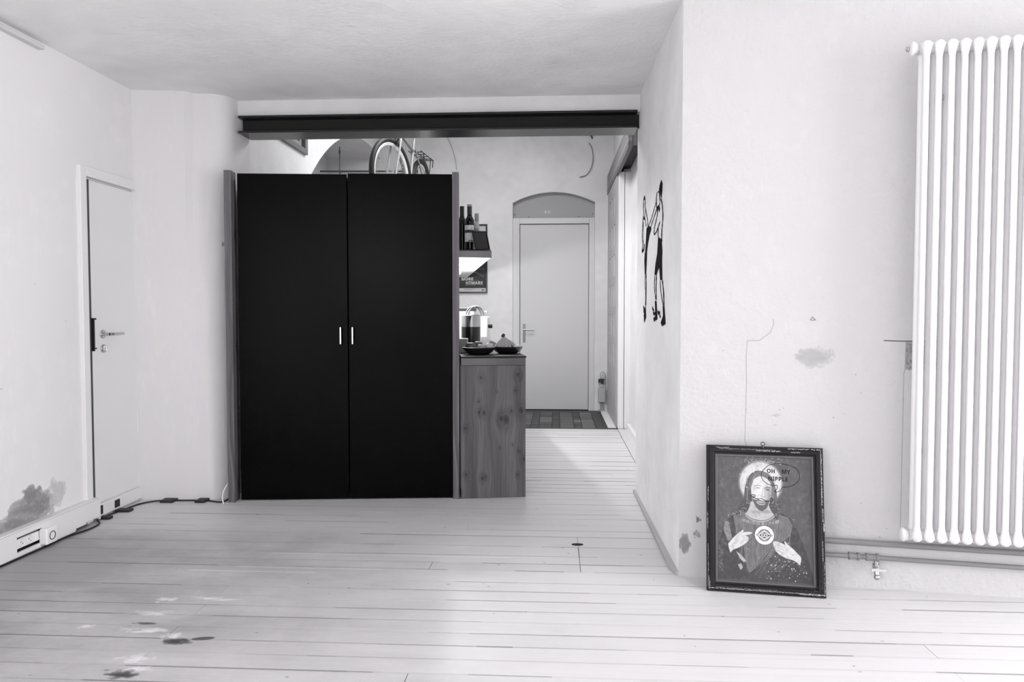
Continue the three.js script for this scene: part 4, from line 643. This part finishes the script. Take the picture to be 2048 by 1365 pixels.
{
  const t = thing('kettle', 'upright kettle with a bright metal band and dark lower body', 'kettle', [-0.63, WY, -5.6]);
  mesh('body', lathe([[0, 0], [0.068, 0], [0.072, 0.006], [0.072, 0.172]], 40), mat(0.006, 0.2), t);
  mesh('steel_band', lathe([[0.0722, 0.172], [0.0724, 0.25], [0.07, 0.256]], 40), mat(0.42, 0.3, { metalness: 1 }), t);
  mesh('lid', lathe([[0.07, 0.256], [0.06, 0.262], [0, 0.266]], 40), mat(0.01, 0.3), t);
  const sp = new THREE.ConeGeometry(0.024, 0.06, 3, 1).rotateX(Math.PI).rotateY(Math.PI).scale(1, 1, 0.8); mesh('spout', sp.translate(0.0, 0.226, 0.07), mat(0.12, 0.35, { metalness: 1 }), t);
  for (const [o, r] of [[0.0, 0.058], [0.02, 0.058]]) mesh('handle', tube(Array.from({ length: 13 }, (_, i) => { const a = Math.PI * i / 12; return V(-0.0 + 0.02 - Math.cos(a) * r + o, 0.255 + Math.sin(a) * 0.068, -0.02 + o); }), 0.0065, 40, 10), chrome, t);
}
{
  const t = thing('coffee_machine', 'boxy white coffee machine with a black side knob behind the kettle', 'coffee machine', [-0.615, WY, -6.12]);
  mesh('body', rbox(-0.14, 0.075, 0.0, 0.245, -0.12, 0.12, 0.012, 3), mat(0.85, 0.3), t);
  mesh('knob', lathe([[0, 0], [0.014, 0], [0.016, 0.006], [0.016, 0.03], [0.014, 0.034], [0, 0.034]], 20).rotateZ(-Math.PI / 2).translate(0.075, 0.168, 0.06), mat(0.012, 0.4), t);
  mesh('steam_pipe', tube([V(0.04, 0.24, 0.05), V(0.042, 0.275, 0.055), V(0.05, 0.29, 0.06), V(0.062, 0.285, 0.065), V(0.066, 0.268, 0.066)], 0.004, 20, 8), chrome, t);
}
{
  const t = thing('white_box', 'white box with a dark lid standing behind the kettle', 'box', [-0.77, WY, -6.55]);
  mesh('body', rbox(-0.07, 0.07, 0, 0.29, -0.1, 0.1, 0.005), mat(0.8, 0.5), t); mesh('lid', rbox(-0.072, 0.072, 0.2905, 0.318, -0.102, 0.102, 0.005), mat(0.02, 0.4), t);
  const c = thing('small_canister', 'small light grey box beside the post at the worktop front', 'box', [-0.632, WY, -5.16]);
  mesh('body', rbox(-0.025, 0.03, 0, 0.088, -0.03, 0.03, 0.004), mat(0.42, 0.5), c); mesh('lid', rbox(-0.026, 0.031, 0.0885, 0.1, -0.031, 0.031, 0.003), mat(0.48, 0.5), c);
  const g = thing('glass_cup', 'small glass cup with a handle behind the fruit bowl', 'cup', [-0.502, WY, -5.3]);
  const gm = new THREE.MeshPhysicalMaterial({ color: G(0.9), roughness: 0.08, transmission: 0.85, thickness: 0, ior: 1.45 });
  mesh('cup', lathe([[0, 0.002], [0.02, 0.002], [0.0225, 0.01], [0.024, 0.105], [0.022, 0.105], [0.0205, 0.012], [0, 0.01]], 28), gm, g);
  mesh('handle', new THREE.TorusGeometry(0.02, 0.004, 8, 20, Math.PI).rotateZ(-Math.PI / 2).translate(0.023, 0.06, 0), gm, g);
}

// ---------------------------------------------------------------- back wall: poster, cables, junction box
{
  const t = thing('framed_poster', 'black-framed film poster on the back wall below and behind the shelf', 'poster', [-1.07, 1.428, -9.098]);
  mesh('frame', [rbox(-0.25, -0.232, 0, 0.834, 0, 0.024, 0.003), rbox(0.232, 0.25, 0, 0.834, 0, 0.024, 0.003), rbox(-0.2315, 0.2315, 0, 0.018, 0, 0.024, 0.003), rbox(-0.2315, 0.2315, 0.816, 0.834, 0, 0.024, 0.003)], mat(0.01, 0.4), t);
  const pt = canvasTex(464, 798, (c, w, h) => {
    c.fillStyle = css(22); c.fillRect(0, 0, w, h); c.fillStyle = css(196); c.fillRect(0, 0, w, 190); for (let i = 0; i < 60; i++) blotch(c, rr(0, w), rr(60, 260), rr(10, 60), rr(8, 30), css(rnd() < 0.5 ? 120 : 210, 0.2), 8);
    for (let i = 0; i < 60; i++) { c.strokeStyle = css(rr(15, 110), 0.5); c.lineWidth = rr(3, 16); c.beginPath(); const y = rr(260, 730); c.moveTo(rr(-20, w), y); c.quadraticCurveTo(rr(0, w), y + rr(-60, 60), rr(0, w + 40), y + rr(-10, 90)); c.stroke(); }
    c.strokeStyle = css(150, 0.7); c.lineWidth = 6; c.beginPath(); c.moveTo(240, 520); c.quadraticCurveTo(340, 560, 440, 620); c.stroke();
    c.fillStyle = css(185); c.fillRect(0, h - 46, w, 46); c.fillStyle = css(90); c.fillRect(200, h - 36, 130, 4); c.fillRect(200, h - 24, 90, 3); c.fillStyle = css(30); c.fillRect(410, h - 30, 30, 12);
    c.fillStyle = css(205); c.font = 'bold 52px sans-serif'; c.textAlign = 'right'; c.fillText('MORE', 312, 660, 170); c.fillText('HTMARE', 426, 708, 272);
  });
  mesh('print', rangeUV(box(-0.234, 0.234, 0.016, 0.818, 0.002, 0.012), (x) => (x + 0.234) / 0.468, (x, y) => (y - 0.016) / 0.802), new THREE.MeshStandardMaterial({ map: pt, roughness: 0.55 }), t);
}
tag(mesh('hanging_cable', tube([V(-1.36, 3.5, -9.09), V(-1.33, 3.37, -9.09), V(-1.26, 3.22, -9.085), V(-1.21, 3.06, -9.085), V(-1.188, 2.92, -9.09)], 0.003, 30, 6), mat(0.35, 0.6)), 'thin grey cable drooping down the back wall beside the bicycle', 'cable');
tag(mesh('hanging_cable', tube([V(0.4, 3.22, -9.09), V(0.43, 3.17, -9.085), V(0.45, 3.05, -9.08), V(0.43, 2.93, -9.085), V(0.37, 2.84, -9.09), V(0.29, 2.815, -9.08)], 0.005, 30, 6), mat(0.2, 0.6)), 'curved loose cable end on the back wall above the far door', 'cable');
tag(mesh('loose_wires', [tube([V(0.36, 3.4, -9.09), V(0.39, 3.34, -9.07), V(0.43, 3.3, -9.08)], 0.011, 12, 6), tube([V(0.35, 3.42, -9.08), V(0.41, 3.36, -9.06), V(0.44, 3.27, -9.09)], 0.008, 12, 6), rod(V(0.41, 3.35, -9.08), V(0.445, 3.31, -9.05), 0.014, 8)], mat(0.05, 0.7)), 'dark stub of wires sticking out of the back wall under the beam', 'cable');
{
  const t = thing('junction_box', 'grey wall box low beside the far door', 'junction box', [0.565, 0.11, -9.09]);
  mesh('case', rbox(-0.045, 0.045, 0, 0.175, 0, 0.05, 0.006), mat(0.42, 0.5), t); mesh('cover', rbox(-0.04, 0.04, 0.006, 0.169, 0.05, 0.055, 0.002), mat(0.46, 0.5), t); mesh('foot', [rbox(-0.04, 0.03, -0.105, -0.09, 0, 0.07, 0.004).rotateZ(0), rbox(-0.02, 0.02, -0.09, 0.0, 0.005, 0.02, 0.003)], mat(0.35, 0.6), t);
  const p = thing('plug_cluster', 'cluster of black plugs with looping cables above the wall box', 'plugs', [0.562, 0.38, -9.085]);
  mesh('plugs', [rbox(-0.04, -0.012, -0.03, 0.006, 0, 0.04, 0.005), rbox(-0.005, 0.022, -0.045, 0.0, 0, 0.04, 0.005), rbox(-0.035, 0.035, 0, 0.014, 0, 0.03, 0.004)], mat(0.02, 0.5), p);
  mesh('cables', [tube([V(-0.01, 0.0, 0.02), V(-0.015, 0.07, 0.03), V(0.012, 0.1, 0.03), V(0.045, 0.07, 0.02), V(0.05, 0.0, 0.01), V(0.045, -0.05, 0.005), V(0.04, -0.09, 0.02)], 0.0035, 40, 6), tube([V(0.01, 0.0, 0.02), V(0.005, 0.05, 0.03), V(0.02, 0.075, 0.03), V(0.034, 0.05, 0.02), V(0.03, -0.04, 0.02), V(0.0, -0.088, 0.02), V(-0.035, -0.06, 0.02), V(-0.03, -0.01, 0.02)], 0.003, 40, 6)], mat(0.3, 0.5), p);
}

// ---------------------------------------------------------------- rear room, high up: window in the left wall, loft floor, pipe, bicycle
{
  const g = structGroup('window_5'), fm = mat(0.18, 0.5);
  mesh('window_frame', [rbox(-2.25, -2.095, 2.53, 2.575, -6.249, -5.251, 0.004), rbox(-2.25, -2.095, 2.53, 3.45, -6.315, -6.25, 0.004), rbox(-2.25, -2.095, 3.4, 3.45, -6.249, -5.251, 0.004), rbox(-2.25, -2.095, 2.53, 3.45, -5.25, -5.2, 0.004)], fm, g);
  mesh('window_sash', [rbox(-2.2, -2.125, 2.577, 2.62, -6.189, -5.255, 0.004), rbox(-2.2, -2.125, 2.577, 3.39, -6.245, -6.19, 0.004)], mat(0.3, 0.45), g);
  mesh('window_pane', box(-2.17, -2.16, 2.62, 3.39, -6.19, -5.255), mat(0.05, 0.08), g);
}
struct('floor', rbox(-2.1, -1.24, 2.04, 2.138, -8.7, -6.3, 0.004), mat(0.7, 0.8));
{
  const t = thing('hanging_pipe', 'thin pipe hung from rods under the arched recess', 'pipe', [-2.3, 2.83, -8.62]);
  mesh('pipe', rod(V(-0.42, 0, 0), V(0.72, -0.012, 0), 0.011, 12), mat(0.12, 0.4), t);
  mesh('hanger', [rod(V(-0.19, 0.0, 0), V(-0.19, 0.28, 0), 0.007, 8), rod(V(-0.19, 0.2, 0), V(-0.19, 0.24, 0), 0.013, 8), new THREE.TorusGeometry(0.024, 0.006, 8, 18).rotateY(Math.PI / 2).translate(-0.19, -0.005, 0)], mat(0.2, 0.4), t);
}
{
  const t = thing('bicycle', 'silver city bicycle with rear rack, parked on the loft above the wardrobe', 'bicycle', [-1.535, 2.139, -7.0], -0.094);
  const R = 0.345, silver = mat(0.26, 0.5, { metalness: 0.2 }), blackPart = mat(0.012, 0.5), alu = mat(0.36, 0.45, { metalness: 0.3 });
  function wheel(name, z, turn) {
    const w = new THREE.Group(); w.name = name; w.position.set(0, R, z); w.rotation.y = turn; t.add(w);
    mesh('tire', new THREE.TorusGeometry(R - 0.025, 0.025, 14, 72).rotateY(Math.PI / 2), darkRubber, w);
    mesh('rim', [new THREE.TorusGeometry(R - 0.055, 0.013, 8, 72).rotateY(Math.PI / 2), new THREE.TorusGeometry(R - 0.068, 0.009, 8, 72).rotateY(Math.PI / 2)], mat(0.75, 0.4, { metalness: 0.3 }), w);
    const sp = []; for (let i = 0; i < 28; i++) { const a = i / 28 * Math.PI * 2, b = a + (i % 2 ? 0.9 : -0.9), s = i % 4 < 2 ? 0.03 : -0.03; sp.push(rod(V(s, Math.cos(b) * 0.03, Math.sin(b) * 0.03), V(0, Math.cos(a) * (R - 0.05), Math.sin(a) * (R - 0.05)), 0.0014, 5)); }
    mesh('spokes', sp, alu, w); mesh('hub', [rod(V(-0.045, 0, 0), V(0.045, 0, 0), 0.014, 12), rod(V(-0.035, 0, 0), V(-0.03, 0, 0), 0.034, 16), rod(V(0.03, 0, 0), V(0.035, 0, 0), 0.034, 16)], alu, w);
    return w;
  }
  const ST = -0.26, fq = (x, y, z) => { const c = Math.cos(ST), s = Math.sin(ST); return V(x * c + z * s, y, -x * s + z * c); };
  wheel('front_wheel', 0, ST); wheel('rear_wheel', -1.04, 0);
  const ht = V(0, 0.86, -0.17), hb = V(0, 0.73, -0.12), bb = V(0, 0.3, -0.6), st = V(0, 0.8, -0.77), ra = V(0, R, -1.04);
  mesh('fork', [tube([fq(-0.05, R, 0), fq(-0.05, 0.5, -0.045), fq(-0.045, 0.7, -0.1), fq(-0.02, 0.735, -0.115)], 0.011, 24, 10), tube([fq(0.05, R, 0), fq(0.05, 0.5, -0.045), fq(0.045, 0.7, -0.1), fq(0.02, 0.735, -0.115)], 0.011, 24, 10), rod(fq(-0.03, 0.735, -0.115), fq(0.03, 0.735, -0.115), 0.013, 10)], alu, t);
  mesh('frame', [rod(hb, ht, 0.02, 14), rod(V(0, 0.82, -0.15), V(0, 0.72, -0.74), 0.016, 12), rod(hb, bb, 0.019, 12), rod(bb, st, 0.016, 12), ...[-0.06, 0.06].flatMap((x) => [rod(V(x * 0.4, 0.3, -0.62), V(x, R, -1.04), 0.009, 10), rod(V(x * 0.4, 0.74, -0.75), V(x, R, -1.04), 0.008, 10)]), rod(V(-0.035, 0.3, -0.6), V(0.035, 0.3, -0.6), 0.021, 14)], silver, t);
  mesh('seat_post', rod(st, V(0, 0.93, -0.81), 0.012, 12), alu, t);
  { const s = new THREE.Shape(); s.moveTo(0, 0.13); s.bezierCurveTo(0.022, 0.13, 0.022, 0.06, 0.03, 0.02); s.bezierCurveTo(0.05, -0.05, 0.09, -0.06, 0.085, -0.11); s.bezierCurveTo(0.08, -0.15, 0.03, -0.14, 0, -0.135); s.bezierCurveTo(-0.03, -0.14, -0.08, -0.15, -0.085, -0.11); s.bezierCurveTo(-0.09, -0.06, -0.05, -0.05, -0.03, 0.02); s.bezierCurveTo(-0.022, 0.06, -0.022, 0.13, 0, 0.13);
    mesh('saddle', new THREE.ExtrudeGeometry(s, { depth: 0.025, bevelEnabled: true, bevelSize: 0.008, bevelThickness: 0.01, bevelSegments: 3, curveSegments: 16 }).rotateX(Math.PI / 2).rotateY(Math.PI).translate(0, 0.975, -0.82), blackPart, t); mesh('saddle_springs', [rod(V(-0.04, 0.9, -0.87), V(-0.04, 0.95, -0.88), 0.012, 10), rod(V(0.04, 0.9, -0.87), V(0.04, 0.95, -0.88), 0.012, 10), rod(V(-0.05, 0.905, -0.86), V(0.05, 0.905, -0.86), 0.008, 8), rod(V(0, 0.9, -0.86), V(0, 0.93, -0.74), 0.006, 8)], blackPart, t); }
  mesh('handlebar', [rod(ht, V(0, 1.0, -0.2), 0.012, 10), tube([fq(-0.3, 1.02, -0.42), fq(-0.27, 1.03, -0.28), fq(-0.15, 1.02, -0.2), fq(0, 1.0, -0.2), fq(0.15, 1.02, -0.2), fq(0.27, 1.03, -0.28), fq(0.3, 1.02, -0.42)], 0.011, 40, 10)], alu, t);
  const arcT = (r, a0, a1, z, rot) => { const pts = []; for (let i = 0; i <= 16; i++) { const a = a0 + (a1 - a0) * i / 16; pts.push([Math.cos(a) * r, Math.sin(a) * r]); } const s = new THREE.Shape(); pts.forEach(([x, y], i) => (i ? s.lineTo(x, y) : s.moveTo(x, y))); pts.reverse().forEach(([x, y]) => s.lineTo(x * (r - 0.003) / r, y * (r - 0.003) / r)); return new THREE.ExtrudeGeometry(s, { depth: 0.05, bevelEnabled: false }).translate(0, 0, -0.025).rotateY(Math.PI / 2).rotateY(rot).translate(0, R, z); };
  mesh('rear_mudguard', arcT(R + 0.018, -0.3, 2.0, -1.04, 0), alu, t);
  mesh('front_lamp', [lathe([[0, 0], [0.018, 0.002], [0.032, 0.03], [0.034, 0.05], [0.03, 0.054], [0, 0.056]], 20).rotateX(Math.PI / 2).translate(0, 0.79, -0.06), rod(V(0, 0.76, -0.1), V(0, 0.79, -0.05), 0.006, 8)], alu, t);
  { const y = 0.735, r0 = []; for (const x of [-0.065, 0, 0.065]) r0.push(rod(V(x, y, -0.8), V(x, y, -1.3), 0.005, 8)); for (const z of [-0.86, -0.98, -1.1, -1.22, -1.3]) r0.push(rod(V(-0.065, y, z), V(0.065, y, z), 0.005, 8)); for (const x of [-0.075, 0.075]) { r0.push(rod(V(x * 0.87, y, -1.2), V(x, R, -1.04), 0.005, 8), rod(V(x * 0.87, y, -0.9), V(x, R, -1.04), 0.005, 8), rod(V(x * 0.87, y, -1.3), V(x, y - 0.09, -1.24), 0.005, 8)); } mesh('rear_rack', r0, mat(0.05, 0.4, { metalness: 0.5 }), t); }
  for (const x of [1, -1]) mesh('crank', rod(V(0.06 * x, 0.3, -0.6), V(0.06 * x, 0.3 - 0.16 * x, -0.6 + 0.04 * x), 0.009, 8), alu, t);
  mesh('chainring', new THREE.TorusGeometry(0.085, 0.005, 8, 36).rotateY(Math.PI / 2).translate(0.045, 0.3, -0.6), alu, t);
  mesh('pedal', rbox(0.07, 0.16, 0.125, 0.15, -0.6, -0.52, 0.004), blackPart, t); mesh('pedal', rbox(-0.16, -0.07, 0.448, 0.472, -0.68, -0.6, 0.004), blackPart, t);
  mesh('rim_brake', [rod(fq(0.045, 0.69, -0.06), fq(0.03, 0.62, -0.05), 0.01, 8), rod(fq(-0.045, 0.69, -0.06), fq(-0.03, 0.62, -0.05), 0.01, 8), rod(fq(-0.04, 0.71, -0.08), fq(0.04, 0.71, -0.08), 0.008, 8)], blackPart, t);
}

// ---------------------------------------------------------------- added roof window: unseen glowing panel that lights the rear room
{
  const g = structGroup('window_6'); g.position.set(-0.75, RC, -6.9);
  mesh('window_frame', [rbox(-0.75, 0.75, -0.05, 0, -0.6, -0.54), rbox(-0.75, 0.75, -0.05, 0, 0.54, 0.6), rbox(-0.75, -0.69, -0.05, 0, -0.6, 0.6), rbox(0.69, 0.75, -0.05, 0, -0.6, 0.6)], whitePaint, g);
  mesh('window_pane', box(-0.7, 0.7, -0.02, -0.01, -0.55, 0.55), paneMat(1.2), g);
  const l = new THREE.RectAreaLight(0xffffff, ADDED_ROOF_WINDOW, 1.36, 1.06); l.position.set(0, -0.055, 0); l.rotation.x = -Math.PI / 2; g.add(l);
}

renderer.render(scene, camera);
